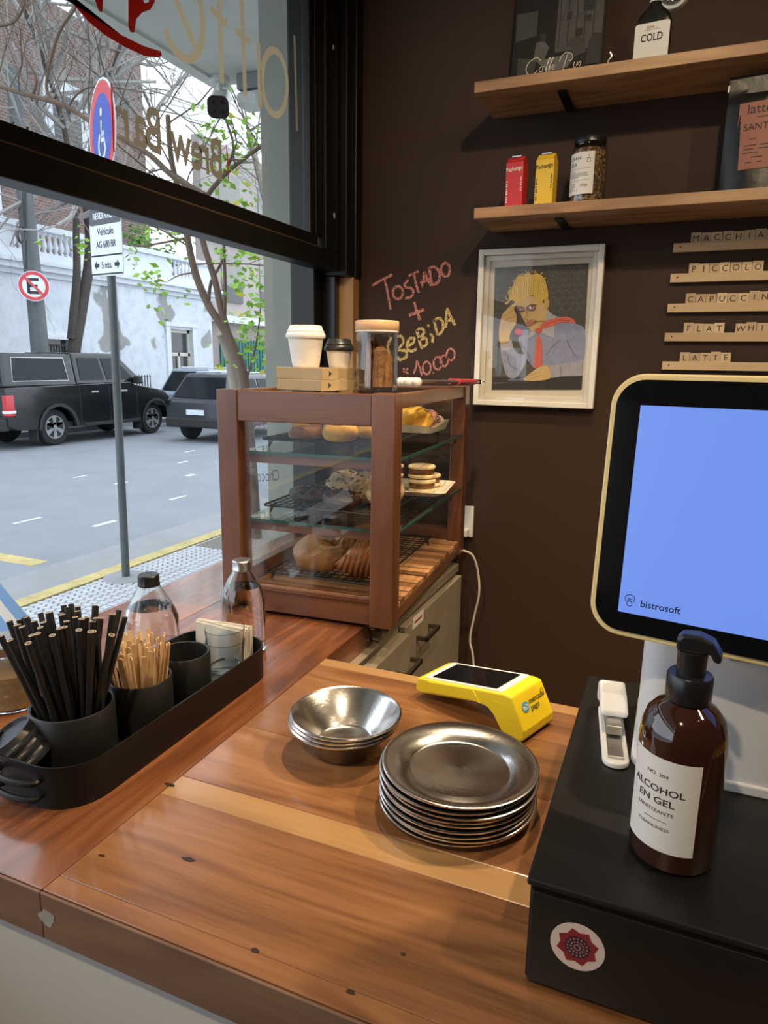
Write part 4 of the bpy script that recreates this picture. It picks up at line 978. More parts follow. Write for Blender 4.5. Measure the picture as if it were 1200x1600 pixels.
def line(pols, w, col, name='paint_line'):
    _lay[0] += 1
    key = 'line_%02d%02d%02d' % tuple(int(c*99) for c in col)
    mt = bpy.data.materials.get(key) or pm(key, col, .8); m = MB()
    for q in pols:
        m.ribbon(smooth_path([zp(a, b, _lay[0]) for a, b in q], 4), w, (0, -1, 0))
    return m.build(name, mt, art or pc)
art = paint([(190, 220), (1030, 178), (965, 1310), (160, 1310)], (.085, .078, .066), 'drawing', var=.25)
art.name = 'drawing'
_p = art; 
motif = []
for i in range(5):
    for j in range(9):
        x = 690+i*78+(39 if j % 2 else 0)-j*3; y = 225+j*55-i*4
        if x < 985 and not (y > 640 and x > 700): motif.append([(x-28, y+16), (x-20, y-8), (x, y-18), (x+22, y-8), (x+26, y+10)])
        if i < 4 and j < 7 and 215+i*45 < 330: motif.append([(215+i*45-14, 300+j*55+8), (215+i*45, 300+j*55-8), (215+i*45+14, 300+j*55+6)])
line(motif, .0013, (.17, .155, .13))
paint([(172, 1190), (972, 1190), (965, 1310), (160, 1310)], (.04, .036, .032))
paint([(440, 770), (520, 760), (640, 640), (740, 650), (905, 715), (995, 780), (985, 1045), (930, 1052), (690, 1095), (600, 1102), (540, 1115), (470, 1020), (410, 900), (400, 830)], (.27, .29, .41), sm=True, var=.3)
paint([(235, 890), (330, 860), (355, 930), (400, 985), (470, 1000), (460, 1080), (420, 1150), (380, 1200), (330, 1205), (290, 1170), (255, 1050)], (.30, .32, .43), sm=True, var=.3)
paint([(240, 890), (325, 855), (352, 925), (300, 962), (245, 950)], (.42, .41, .43))
paint([(665, 1095), (775, 1080), (975, 1045), (970, 1183), (780, 1190), (690, 1205)], (.36, .35, .38), var=.25)
line([[(830, 860), (880, 960), (930, 1030)], [(650, 1000), (700, 930), (780, 860)], [(420, 900), (480, 980), (520, 1080)], [(775, 1085), (780, 1190)], [(300, 1000), (330, 1090), (400, 1130)]], .0016, (.10, .12, .28))
paint([(560, 700), (660, 590), (680, 700), (600, 790)], (.50, .33, .13), sm=True)
paint([(390, 545), (480, 480), (560, 478), (630, 540), (655, 600), (640, 690), (590, 750), (550, 775), (510, 780), (480, 740), (450, 690), (425, 640), (400, 600)], (.62, .42, .18), sm=True)
paint([(632, 505), (655, 488), (676, 520), (668, 570), (648, 602), (630, 575)], (.56, .36, .14), sm=True)
paint([(655, 600), (738, 655), (715, 850), (600, 800), (640, 700)], (.40, .40, .42))
paint([(560, 800), (500, 855), (480, 840), (520, 770)], (.40, .40, .42))
paint([(590, 742), (650, 692), (800, 658), (870, 668), (912, 716), (800, 704), (700, 742), (620, 762)], (.66, .15, .10), sm=True)
paint([(548, 765), (615, 758), (605, 795), (570, 812)], (.55, .11, .08), sm=True)
paint([(565, 815), (598, 840), (615, 930), (612, 1100), (535, 1116), (552, 930)], (.62, .14, .10))
line([[(575, 840), (580, 950), (565, 1100)], [(590, 850), (605, 960), (600, 1090)], [(650, 720), (760, 690), (870, 690)]], .001, (.35, .06, .05))
paint([(258, 635), (330, 560), (382, 525), (402, 540), (362, 580), (385, 650), (378, 720), (330, 800), (312, 878), (240, 890), (228, 800), (240, 700)], (.60, .41, .17), sm=True)
line([[(262, 650), (300, 640), (365, 590)], [(275, 700), (330, 665), (380, 655)], [(290, 740), (330, 700), (380, 690)], [(250, 800), (265, 740), (300, 690)]], .0009, (.25, .14, .05))
paint([(440, 1215), (520, 1150), (600, 1100), (665, 1100), (686, 1203), (560, 1230), (480, 1230)], (.60, .41, .17), sm=True)
line([[(450, 1215), (520, 1175), (600, 1150)], [(480, 1225), (540, 1200), (610, 1180)]], .0009, (.25, .14, .05))
paint([(282, 535), (318, 505), (310, 430), (350, 400), (372, 335), (410, 288), (440, 300), (470, 270), (520, 282), (572, 272), (630, 312), (650, 372), (665, 430), (664, 490), (630, 505), (600, 540), (568, 492), (530, 466), (480, 480), (430, 520), (400, 540), (345, 510), (312, 532), (295, 545)], (.66, .44, .09), sm=True)
curl = []
for cx, cy, r_, a0 in ((415, 292, 16, 160), (455, 285, 14, 140), (505, 272, 15, 120), (560, 268, 16, 100), (612, 290, 16, 60), (372, 345, 20, 180), (340, 395, 20, 190), (318, 440, 18, 200), (305, 500, 20, 120), (395, 320, 16, 170), (640, 330, 14, 40), (535, 262, 14, 110), (480, 262, 13, 130)):
    curl.append([(cx+r_*(1-k/9)*math.cos(R(a0+k*34))+0, cy-r_*(1-k/9)*math.sin(R(a0+k*34))-8) for k in range(7)])
line(curl, .0024, (.62, .42, .10)); line([[(a+2, b+5) for a, b in q] for q in curl], .0008, (.28, .16, .03))
hs = []
for k in range(16):
    x0 = 330+k*20; hs.append([(x0, 480-abs(k-8)*3), (x0-12+k*2, 420), (x0+8, 360), (x0-4, 300+abs(k-8)*4)])
line(hs, .0009, (.30, .17, .03)); line([[(a+8, b) for a, b in q] for q in hs[1::2]], .0009, (.80, .66, .30))
line([[(415, 290), (430, 275), (440, 300)], [(470, 285), (455, 300), (470, 320)], [(282, 535), (290, 548), (315, 530)], [(572, 270), (560, 300), (585, 330)], [(355, 340), (375, 330), (385, 350)]], .0014, (.66, .47, .12))
paint(E_(425, 592, 38, 24)[:-1], (.20, .10, .10)); paint(E_(515, 578, 42, 28)[:-1], (.20, .10, .10))
paint(E_(428, 594, 18, 9)[:-1], (.75, .72, .65)); paint(E_(518, 576, 22, 12)[:-1], (.75, .72, .65)); paint(E_(524, 574, 9, 10)[:-1], (.03, .04, .10)); paint(E_(432, 593, 7, 8)[:-1], (.03, .04, .10))
line([[(395, 565), (440, 570), (455, 580)], [(480, 568), (520, 548), (565, 552)]], .0022, (.16, .08, .03))
line([[(475, 580), (478, 640), (462, 675), (490, 690)]], .0014, (.22, .10, .04))
paint([(458, 715), (500, 690), (530, 690), (545, 705), (500, 740), (475, 735)], (.55, .22, .16), sm=True)
line([[(440, 755), (480, 730), (560, 700), (640, 698)], [(555, 725), (560, 700), (545, 685)]], .0012, (.05, .09, .04)); line([[(455, 725), (500, 700), (530, 680)]], .0012, (.10, .04, .02))
paint(E_(405, 793, 34, 30)[:-1], (.60, .04, .10), sm=False); line([[(390, 790), (405, 780), (420, 795), (405, 805)]], .001, (.80, .25, .28))

# shelves
SHELF = ((2.25, -.552), (1.95, -.540))
for z, x0, nm in ((2.25, -.552, 'upper'), (1.95, -.540, 'lower')):
    t = thing('wall_shelf', 'rustic brown wooden wall shelf, %s of the two' % nm, 'shelf', (x0, WY, z))
    MB().box(0, 1.9, -.205, 0, -.026, 0).build('board', K['shelf'], t, bevel=.0015)
    for bx in (.20, .95):
        MB().box(bx, bx+.022, -.15, 0, -.031, -.0262).build('bracket', K['blackmetal'], t)
ZS = 1.9505
def carton(label, x, y, col, words):
    t = thing('drink_carton', label, 'carton', (x, y, ZS), R(-8))
    w, d, hh = .047, .036, .112
    m = MB(); v = [(-w/2, -d/2, 0), (w/2, -d/2, 0), (w/2, d/2, 0), (-w/2, d/2, 0)]
    m.box(-w/2, w/2, -d/2, d/2, 0, hh)
    m.prism([(-d/2, hh), (d/2, hh), (.004, hh+.014), (-.004, hh+.014)], -w/2+.001, w/2-.001, 'x'); m.build('pack', K[col], t, bevel=.002)
    MB().box(-.012, .014, -.010, .004, hh+.0125, hh+.0155).build('foil_tab', K['alu'], t)
    q = MB(); text(q, words, .0145, (-.0, -d/2-.0006, hh-.022), (1, 0, .08), (-.12, 0, 1), 'CENTER', .0002, sx=.8); q.build('brand_print', K['creamprint' if col == 'redpack' else 'ink'], t)
    q = MB()
    for k in range(9): q.box(-w/2+.003, -w/2+.0062, -d/2-.0006, -d/2-.0003, .014+k*.0062, .0185+k*.0062-.001*(k % 3))
    for k in range(6): q.box(w/2-.006, w/2-.0035, -d/2-.0006, -d/2-.0003, .040+k*.0060, .0445+k*.0060-.001*(k % 2))
    q.build('side_print', K['creamprint' if col == 'redpack' else 'ink'], t)
carton('small red drink carton on the lower shelf', -.443, 1.925, 'redpack', 'Pachango')
carton('small yellow drink carton beside the red one', -.366, 1.925, 'yelpack', 'Pachango')
gj = thing('granola_jar', 'glass jar of granola with black lid and white label', 'jar', (-.263, 1.935, ZS))
MB().lathe([(0, 0), (.040, 0), (.044, .004), (.0445, .12), (.042, .130), (.037, .136), (.037, .145)]+[(.0355, .145), (.0355, .136), (.0405, .129), (.043, .119), (.042, .006), (0, .004)], n=40).build('jar', K['thinclear'], gj)
MB().lathe([(0, .005), (.0405, .005), (.0415, .118), (.036, .128), (0, .129)], n=36, sq=lambda a, z: 1-.02*abs(math.sin(9*a+z*200))).build('granola', K['granola'], gj)
MB().lathe([(.0385, .140), (.0395, .141), (.0395, .153), (.038, .155), (0, .155)], n=40).build('lid', K['blackplastic'], gj)
LR2 = .0451; LC2 = R(-112)
def wrap2(x, y, dr_=0): a = LC2+x/LR2; return Vector(((LR2+dr_)*math.cos(a), (LR2+dr_)*math.sin(a), y))
m = MB(); nn = 20; w_ = .036; m.add([wrap2(-w_+2*w_*k/nn, z) for z in (.018, .115) for k in range(nn+1)], [(k, k+1, nn+2+k, nn+1+k) for k in range(nn)], True); l2 = m.build('label', K['paper'], gj)
m = MB(); textf(m, 'GRAN-', .0115, lambda x, y: wrap2(x-.030, y+.098, .0004), 'LEFT'); textf(m, 'OLA', .0115, lambda x, y: wrap2(x-.030, y+.084, .0004), 'LEFT'); textf(m, '350gr', .0085, lambda x, y: wrap2(x+.004, y+.036, .0004), 'LEFT')
for z in (.077, .050): m.add([wrap2(-.031+.058*k/6, z+q, .0004) for q in (0, .0006) for k in range(7)], [(k, k+1, 8+k, 7+k) for k in range(6)])
m.add([wrap2(-.004, .024, .0004), wrap2(-.0034, .024, .0004), wrap2(-.0034, .048, .0004), wrap2(-.004, .048, .0004)], [(0, 1, 2, 3)])
for z, ln in ((.070, .02), (.066, .052), (.063, .05), (.060, .054), (.057, .03), (.044, .02), (.040, .018), (.036, .02), (.032, .016), (.028, .02)): m.add([wrap2(-.030+ln*k/5, z+q, .0004) for q in (0, .0009) for k in range(6)], [(k, k+1, 7+k, 6+k) for k in range(5)])
for q in ([(.019, .100), (.019, .093)], [(.025, .100), (.025, .093)], [(.018, .0995), (.026, .0995)], [(.016, .0915), (.028, .0915)], [(.022, .103), (.0235, .106), (.022, .109)]): m.add([wrap2(a+e, b, .0004) for a, b in (q[0], q[-1]) for e in (-.0006, .0006)], [(0, 1, 3, 2)]) if q[0][0] == q[-1][0] or len(q) > 2 else m.add([wrap2(a, b+e, .0004) for a, b in (q[0], q[-1]) for e in (-.0006, .0006)], [(0, 2, 3, 1)])
m.build('print', K['ink'], l2)
# coffee bag
bg = thing('coffee_bag', 'black foil coffee bag with terracotta label on the lower shelf', 'bag', (.145, 1.935, ZS), R(-4))
m = MB(); nx, nz = 14, 20; vs = []
for s in (-1, 1):
    for j in range(nz+1):
        for i in range(nx+1):
            a = i/nx*2-1; b = j/nz; th = .032*(1-b)**.55*(1-a**4)*(0 if b > .84 else 1)+.0015
            vs.append((a*.105, s*th, b*.255))
q = (nx+1)*(nz+1); fs = []
for j in range(nz):
    for i in range(nx):
        k = j*(nx+1)+i; fs.append((k, k+1, k+nx+2, k+nx+1)); fs.append((q+k, q+k+nx+1, q+k+nx+2, q+k+1))
for j in range(nz):
    k = j*(nx+1); fs.append((k, k+nx+1, q+k+nx+1, q+k)); k += nx; fs.append((k, q+k, q+k+nx+1, k+nx+1))
for i in range(nx): fs.append((i, q+i, q+i+1, i+1)); k = nz*(nx+1)+i; fs.append((k, k+1, q+k+1, q+k))
m.add(vs, fs, True); m.build('pouch', K['bag'], bg)
def bl(x, z): 
    a = (x-.005)/.105; b = z/.255; th = .032*(1-b)**.55*(1-min(abs(a), 1)**4)+.003
    return Vector((x, -th, z))
m = MB(); nn = 12; m.add([bl(-.078+.160*i/nn, .048+.145*j/nn) for j in range(nn+1) for i in range(nn+1)], [(j*(nn+1)+i, j*(nn+1)+i+1, (j+1)*(nn+1)+i+1, (j+1)*(nn+1)+i) for j in range(nn) for i in range(nn)], True); l3 = m.build('label', K['pinklabel'], bg)
m = MB(); off = Vector((0, -.0008, 0))
textf(m, 'latte', .029, lambda x, y: bl(x-.062, y+.168)+off, 'LEFT'); textf(m, 'SANTANDER', .0205, lambda x, y: bl(x-.066, y+.132)+off, 'LEFT')
for z, x0, x1 in ((.158, -.04, .0), (.112, -.05, .02), (.098, -.06, -.035), (.098, -.028, -.005), (.090, -.06, -.04), (.090, -.03, -.0), (.082, -.062, -.03), (.072, -.045, -.02), (.061, -.055, -.042), (.061, -.03, -.02)):
    m.add([bl(x0, z)+off, bl(x1, z)+off, bl(x1, z+.0018)+off, bl(x0, z+.0018)+off], [(0, 1, 2, 3)])
for q in ([(.006, .168), (.006, .184)], [(.018, .168), (.018, .184)]): m.ribbon([bl(a, b)+off for a, b in q], .0018, (0, -1, 0))
m.ribbon([bl(a, .183)+off for a in (.002, .022)], .0018, (0, -1, 0)); m.ribbon([bl(a, .166)+off for a in (.0, .024)], .0018, (0, -1, 0))
m.build('print', K['ink'], l3)
MB().box(-.107, -.104, -.003, .003, .224, .238).build('tear_notch', K['white'], bg)
# upper shelf: picture book and cold brew bottle
ZU = 2.2505
bk = thing('photo_book', 'black and white photograph board leaning on the upper shelf', 'book', (-.375, 2.005, ZU))
BK = Matrix.Rotation(R(-7), 4, 'X')
MB().box(-.115, .115, -.006, .006, 0, .30, BK).build('cover', pm('photo_dark', (.018, .016, .014), .35, var=.5, vscale=30), bk)
def bkp(x, z, d=0): return BK @ Vector((x, -.0066-.0003*d, z))
def bpoly(pts, g, d, nm='photo_area'):
    key = 'photo_grey_%03d' % int(g*999); mt = bpy.data.materials.get(key) or pm(key, (g, g*.96, g*.90), .4, var=.4, vscale=60)
    m = MB(); m.add([bkp(a, b, d) for a, b in pts], [tuple(range(len(pts)))]); m.build(nm, mt, bk)
bpoly([(-.005, .09), (.11, .09), (.11, .30), (-.005, .30)], .075, 1)
for k in range(5): bpoly([(.002+k*.021, .10), (.004+k*.021, .10), (.004+k*.021, .29), (.002+k*.021, .29)], .02, 2)
bpoly([(-.11, .13), (-.055, .14), (-.055, .20), (-.11, .20)], .06, 2)
bpoly([(-.05, .075), (.055, .085), (.03, .05), (-.02, .045)], .13, 3); bpoly([(-.06, .075), (-.03, .075), (-.02, .105), (-.035, .125), (-.055, .12)], .10, 4); bpoly([(-.045, .122), (-.03, .122), (-.03, .14), (-.045, .14)], .035, 5)
bpoly([(.04, .07), (.075, .08), (.07, .11), (.05, .125), (.03, .115), (.02, .105), (.035, .10)], .05, 4); bpoly([(.045, .122), (.06, .122), (.062, .14), (.048, .142)], .025, 5)
bpoly([(.075, .05), (.11, .05), (.11, .12), (.09, .125), (.078, .105)], .03, 5); bpoly([(-.10, .02), (-.06, .02), (-.05, .08), (-.10, .09)], .05, 3)
for a, b, c, e in ((.06, .18, .085, .205), (.02, .165, .032, .185), (.062, .155, .08, .17)): bpoly([(a, b), (c, b), (c, e), (a, e)], .03, 3)
m = MB()
for q in ([(-.028, .060), (-.040, .070), (-.058, .062), (-.066, .046), (-.060, .032), (-.046, .030), (-.036, .038)], [(-.024, .046), (-.031, .042), (-.029, .034), (-.022, .036), (-.022, .045), (-.016, .044)], [(-.016, .036), (-.008, .056), (-.004, .064), (-.009, .060), (-.014, .028)], [(-.008, .036), (.0, .056), (.004, .064), (-.001, .060), (-.006, .028)], [(.001, .038), (.008, .043), (.003, .046), (.002, .036), (.010, .036)],
          [(.020, .052), (.024, .064), (.036, .072), (.050, .066), (.052, .054), (.044, .050)], [(.040, .070), (.034, .048), (.030, .030)], [(.058, .046), (.056, .034), (.062, .034)], [(.066, .046), (.064, .036), (.074, .046), (.072, .034)]):
    m.ribbon(smooth_path([bkp(a-.01, b+.014, 7) for a, b in q], 4), .0015, BK.to_3x3() @ Vector((0, -1, 0)))
m.build('script_title', K['creamprint'], bk)
co = thing('cold_brew_bottle', 'dark flat bottle with white label on the upper shelf', 'bottle', (-.137, 1.945, ZU), R(-6))
m = MB(); m.prism(rrect(.078, .036, .010), 0, .098, 'z'); n = len(rrect(.078, .036, .010))
a0 = rrect(.078, .036, .010); a1 = rrect(.066, .034, .012); a2 = rrect(.036, .030, .012); a3 = rrect(.026, .026, .0129)
m.add([(x, y, .098) for x, y in a0]+[(x, y, .112) for x, y in a1]+[(x, y, .126) for x, y in a2]+[(x, y, .134) for x, y in a3]+[(x, y, .150) for x, y in a3], [(j*n+i, j*n+(i+1) % n, (j+1)*n+(i+1) % n, (j+1)*n+i) for j in range(4) for i in range(n)]+[tuple(4*n+i for i in range(n))], True)
m.build('bottle', K['bag'], co)
MB().lathe([(.0135, .138), (.0142, .139), (.0142, .1415), (.0135, .1425)], n=24).build('neck_ring', K['paper'], co)
MB().lathe([(.0140, .146), (.0148, .147), (.0148, .160), (0, .161)], n=24).build('cap', K['blackplastic'], co)
l4 = MB().prism(rrect(.078, .082, .006, 4, 0, .050), -.0192, -.0185, 'y').build('label', K['paper'], co)
m = MB(); text(m, 'COLD', .0225, (0, -.0195, .052), (1, 0, 0), (0, 0, 1), 'CENTER', .0005, sx=.8); text(m, 'latte', .009, (-.004, -.0195, .079), (1, 0, 0), (0, 0, 1))
m.box(-.017, .017, -.0196, -.0194, .0755, .0761); m.build('print', K['ink'], l4)
bd = thing('wall_dial', 'round white ring with dark beaded centre on the brown wall', 'wall ornament', (-.108, WY, 2.462))
MB().lathe([(.031, 0), (.031, .012), (.034, .016), (.040, .014), (.042, 0)], n=40, M=Matrix.Rotation(R(90), 4, 'X')).build('ring', K['white'], bd)
MB().lathe([(.030, 0), (.030, .006), (0, .007)], n=32, M=Matrix.Rotation(R(90), 4, 'X')).build('centre', K['signdark'], bd)
m = MB()
for k in range(12): a = k*PI/6; m.ball((.02*math.cos(a), -.009, .02*math.sin(a)), .0035, n=8, m=6)
m.build('beads', K['alu'], bd)
cl = thing('small_clip', 'small silver clip standing on the upper shelf by the bottle', 'clip', (-.232, 1.93, ZU))
MB().tube(smooth_path([(0, 0, .0), (.004, 0, .012), (-.003, 0, .022), (.005, 0, .032), (0, 0, .042)], 4), .0025, 6).build('wire', K['alu'], cl)
MB().box(-.006, .006, -.004, .004, 0, .004).build('foot', K['alu'], cl)
for x, z in ((-.20, 1.985), (-.61, 2.30), (.0, 1.918)): pass

# letter ledges
tile_m = MB().box(-.0122, .0122, -.0035, 0, 0, .0385).mesh('tile_blank', K['tile'])
tile_b = MB().box(-.0118, .0118, -.0035, 0, 0, .0405).mesh('tile_blank', K['tile'])
rows = [('MACCHIATO', 1.868, .040), ('PICCOLO LATTE', 1.792, .042), ('CAPUCCINO', 1.716, .042), ('FLAT WHITE', 1.641, .044), ('LATTE', 1.566, .042)]
ordn = ['first', 'second', 'third', 'fourth']
rt = random.Random(3)
for word, zt, st0 in rows:
    lg = thing('letter_ledge', 'pale wooden ledge holding the tiles %s' % word, 'ledge', (-.0505, WY, zt-.022), 0, 'letter ledges on the brown wall')
    MB().box(0, .55, -.016, -.011, 0, .022).build('front_strip', K['ledge'], lg, bevel=.0008)
    MB().box(0, .55, -.011, 0, 0, .006).build('bottom_strip', K['ledge'], lg)
    MB().lathe([(.0022, 0), (.0022, .0165), (0, .0165)], n=10, M=Matrix.Translation((.017, 0, .0125)) @ Matrix.Rotation(R(90), 4, 'X')).build('screw_hole', K['ink'], lg)
    cnt = {}
    for i, ch in enumerate(word):
        if ch == ' ': continue
        cnt[ch] = cnt.get(ch, 0)+1
        up = .004 if (word == 'CAPUCCINO' and i >= 6) else rt.uniform(0, .0018)
        o = share('letter_tile', tile_m if i % 3 else tile_b, None, (-.0505+st0+.0124+i*.0249, WY-.0065, zt-.0158+up), (R(2), R(rt.uniform(-1.2, 1.2)), 0))
        rep = '' if word.count(ch) == 1 else ordn[cnt[ch]-1]+' '
        tag(o, 'wooden tile with the %sletter %s in the row %s' % (rep, ch, word), 'letter tile', 'letter tiles on the ledges')
        m = MB(); text(m, ch, .0215, (0, -.0039, .0185), (1, 0, 0), (.0, 0, 1)); m.build('letter', K['ink'], o)
# ------------------------------------------------------------------ outdoors
SW, RD = -.36, -.50
KX = -4.75
outg = structure(MB().box(-15.8, KX-.95, -30, 70, RD-.2, RD).build('road', K['asphalt']))
structure(MB().box(KX-.95, KX, -30, 70, RD-.2, RD+.004).build('gutter_floor', K['gutter']))
sw = structure(MB().box(KX, -1.16, -30, 70, RD-.2, SW-.012).build('sidewalk_floor', K['grout']))
structure(MB().box(KX-.02, KX+.14, -30, 70, RD-.1, SW+.002).build('trim_1', K['kerbyel']))
structure(MB().box(-21, -15.8, -30, 70, RD-.2, SW).build('far_sidewalk_floor', K['gutter']))
# fan-pattern paving stones of the sidewalk
stone = MB()
def cobble(cx, cy, a, w, h):
    c, s = math.cos(a), math.sin(a)
    vs = []
    for z, k in ((SW-.012, 1), (SW, .86)):
        for u, v in ((-w, -h), (w, -h), (w, h), (-w, h)): vs.append((cx+k*(u*c-v*s), cy+k*(u*s+v*c), z))
    stone.add(vs, [(4, 5, 6, 7), (0, 1, 5, 4), (1, 2, 6, 5), (2, 3, 7, 6), (3, 0, 4, 7)])
lane = 1.15; Ra = .66
for li in range(3):
    cx = KX+.16+lane*(li+.5)
    na = 15
    for j in range(-2, 100):
        for k in range(na):
            a = R(180)*((k+.5)/na)*.64+R(180)*.18; x = cx+Ra*math.cos(a); y = 2.2+j*.072+Ra*math.sin(a)-(.28 if li % 2 else 0)
            if KX+.16 < x < -1.2 and 1.4 < y < 8.5: cobble(x, y, a+PI/2, .0405, .030)
o = stone.build('paving_stones', K['stone'], sw, kind='stuff')
slab = tag(MB().lathe([(0, SW), (.20, SW), (.18, SW+.012), (0, SW+.014)], (-4.42, 4.6, 0), 20).build('pole_footing', K['gutter']), 'round concrete patch around the foot of the street sign pole', 'concrete patch')
for a in ((-11.6, -5.95, 4.82, 5.02),):
    structure(MB().box(a[0]+2.0, a[1]+.1, a[2], a[3], RD, RD+.003).build('trim_2', K['kerbyel']))
wm = MB()
for x, y, lx, ly in ((-6.9, 8.4, .06, .45), (-6.6, 6.6, .08, .45), (-7.6, 6.3, .06, .5), (-8.6, 9.0, .1, .3), (-9.3, 11.5, .08, .35), (-8.9, 5.9, .08, .4), (-10.3, 13.0, .07, .4), (-8.1, 10.2, .12, .25), (-9.7, 9.2, .05, .4)):
    wm.box(x-lx*.5, x+lx*.5, y-ly/2, y+ly/3, RD, RD+.003)
structure(wm.build('trim_3', K['roadwhite']))
# tree pit
pit = structure(MB().box(-4.55, -3.75, 5.75, 7.2, SW-.011, SW+.004).build('tree_pit_floor', pm('gravel_soil', (.20, .18, .15), .9, var=.5, vscale=40, bump=.5)))

# facade pillar and canopy slab of this building
structure(MB().box(-1.455, -1.165, 2.30, 2.75, SW, 3.0).build('wall_pillar', K['concrete']))
structure(MB().box(-1.30, -1.0, 2.75, 9.0, SW, 3.2).build('wall_facade', K['concrete']))
can = structure(MB().box(-2.45, -1.0, -3.2, 3.47, 3.0, 3.22).build('ceiling_canopy', K['soffit']))
MB().box(-2.47, -2.40, -3.2, 3.49, 2.985, 3.0).build('drip_edge', K['soffit'], can)
# more facade behind the canopy (upper storeys)
structure(MB().box(-1.30, -1.0, -3.2, 9.0, 3.22, 9).build('wall_upper', K['concrete']))
# security camera
sc_p = onz(343, 122, 3.0)
scam = thing('security_camera', 'white bullet security camera under the concrete canopy', 'camera', (sc_p.x, sc_p.y, 3.0))
MB().lathe([(.055, -.001), (.055, -.022), (.05, -.026), (0, -.026)][::-1], n=24).build('mount', K['white'], scam)
MB().tube([(0, 0, -.02), (.0, -.0, -.07), (.03, -.03, -.10)], .016, 12).build('bracket', K['white'], scam)
cdir = Vector((.42, -.72, -.42)).normalized(); cM = Matrix.Translation((-.01, .02, -.10)) @ cdir.to_track_quat('Z', 'Y').to_matrix().to_4x4()
MB().prism(rrect(.10, .095, .03, 5), -.06, .19, 'z', cM, True).build('housing', K['white'], scam)
MB().prism(rrect(.108, .102, .032, 5), .18, .20, 'z', cM, True).build('lens_face', K['blackplastic'], scam)
m = MB()
for a, b in ((.022, .02), (-.022, .02), (.022, -.02), (-.022, -.02)): m.lathe([(.009, .2), (.009, .204), (0, .205)], n=12, M=cM @ Matrix.Translation((a, b, 0)))
m.build('led', K['screenblk'], scam)
lp = onz(395, 118, 3.0)
fx = thing('canopy_lamp', 'grey box floodlight under the far edge of the canopy', 'lamp', (lp.x, lp.y, 3.0))
MB().box(-.07, .07, -.05, .05, -.075, 0).build('housing', K['gutter'], fx, bevel=.006)
MB().box(-.07, .07, -.06, .06, -.16, -.085).build('diffuser', K['white'], fx, bevel=.02)

# street sign pole with two signs
PB = Vector((-4.42, 4.60, SW))
sgn = thing('street_sign_pole', 'grey sign pole on the near sidewalk with two signs', 'street sign', PB)
ptop = Vector((.085, .0, 3.85))
MB().tube([(0, 0, 0), tuple(ptop)], .034, 14).build('pole', K['pole'], sgn)
def signM(px, py, yaw, off=.0):
    c = ony(px, py, 4.56); c = Vector((c.x, c.y, c.z))-PB
    X = Vector((math.cos(yaw), math.sin(yaw), 0)); Zv = Vector((.022, 0, 1)).normalized(); X = (X-Zv*X.dot(Zv)).normalized(); Y = Zv.cross(X)
    return Matrix.Translation(c) @ Matrix((X, Y, Zv)).transposed().to_4x4()
sM = signM(166, 377, R(-16))
sw_, sh_ = .47, .53
brd = MB().prism(rrect(sw_, sh_, .02, 4), -.004, .002, 'y', sM).build('reserved_sign', K['signw'], sgn)
MB().prism(rrect(sw_-.004, .135, .02, 4, 0, sh_/2-.069), -.0056, -.0045, 'y', sM).build('header', K['signdark'], brd)
ring_ = MB(); 
for x0, x1, z0, z1 in ((-sw_/2+.004, sw_/2-.004, -sh_/2+.01, -sh_/2+.022), (-sw_/2+.004, sw_/2-.004, -.112, -.100)): ring_.box(x0, x1, -.0056, -.0045, z0, z1, sM)
ux = sM.to_3x3() @ Vector((1, 0, 0)); uy = sM.to_3x3() @ Vector((0, 0, 1))
for s, sz, z in (('Vehiculo', .080, .050), ('AG 680 BR', .074, -.045), ('5 mts.', .074, -.205)):
    text(ring_, s, sz, sM @ Vector((0, -.0056, z)), ux, uy, 'CENTER', .001, sx=.86)
for s in (-1, 1):
    ring_.prism([(s*.19, -.18), (s*.155, -.145), (s*.155, -.165), (s*.115, -.165), (s*.115, -.195), (s*.155, -.195), (s*.155, -.215)], -.0056, -.0045, 'y', sM)
ring_.build('print', K['ink'], brd)
m = MB(); text(m, 'RESERVADO', .068, sM @ Vector((0, -.0062, sh_/2-.092)), ux, uy, 'CENTER', .001, sx=.95); m.build('header_print', K['signw'], brd)
dM = signM(160, 206, R(-121)+R(90))
disc = lambda r, a, b, mt, par, nm: MB().prism([(r*math.cos(k*PI/24), r*math.sin(k*PI/24)) for k in range(48)], a, b, 'y', dM).build(nm, mt, par)
dd = disc(.37, -.003, .003, K['signw'], sgn, 'disabled_sign'); disc(.355, -.0042, -.0032, K['signred'], dd, 'red_ring'); disc(.265, -.0054, -.0044, K['signblue'], dd, 'blue_disc')
m = MB(); nD = dM.to_3x3() @ Vector((0, -1, 0))
for q in ([(0, .08), (-.02, 0), (.06, -.02)], [(-.02, 0), (-.02, -.06), (.05, -.06), (.09, -.15)], arc(-.01, -.10, .09, 60, 330, 14)): m.ribbon([dM @ Vector((a, -.0062, b)) for a, b in q], .035, nD)
m.prism([(.03*math.cos(k*PI/8), .14+.03*math.sin(k*PI/8)) for k in range(16)], -.0062, -.0056, 'y', dM); m.build('pictogram', K['signw'], dd)

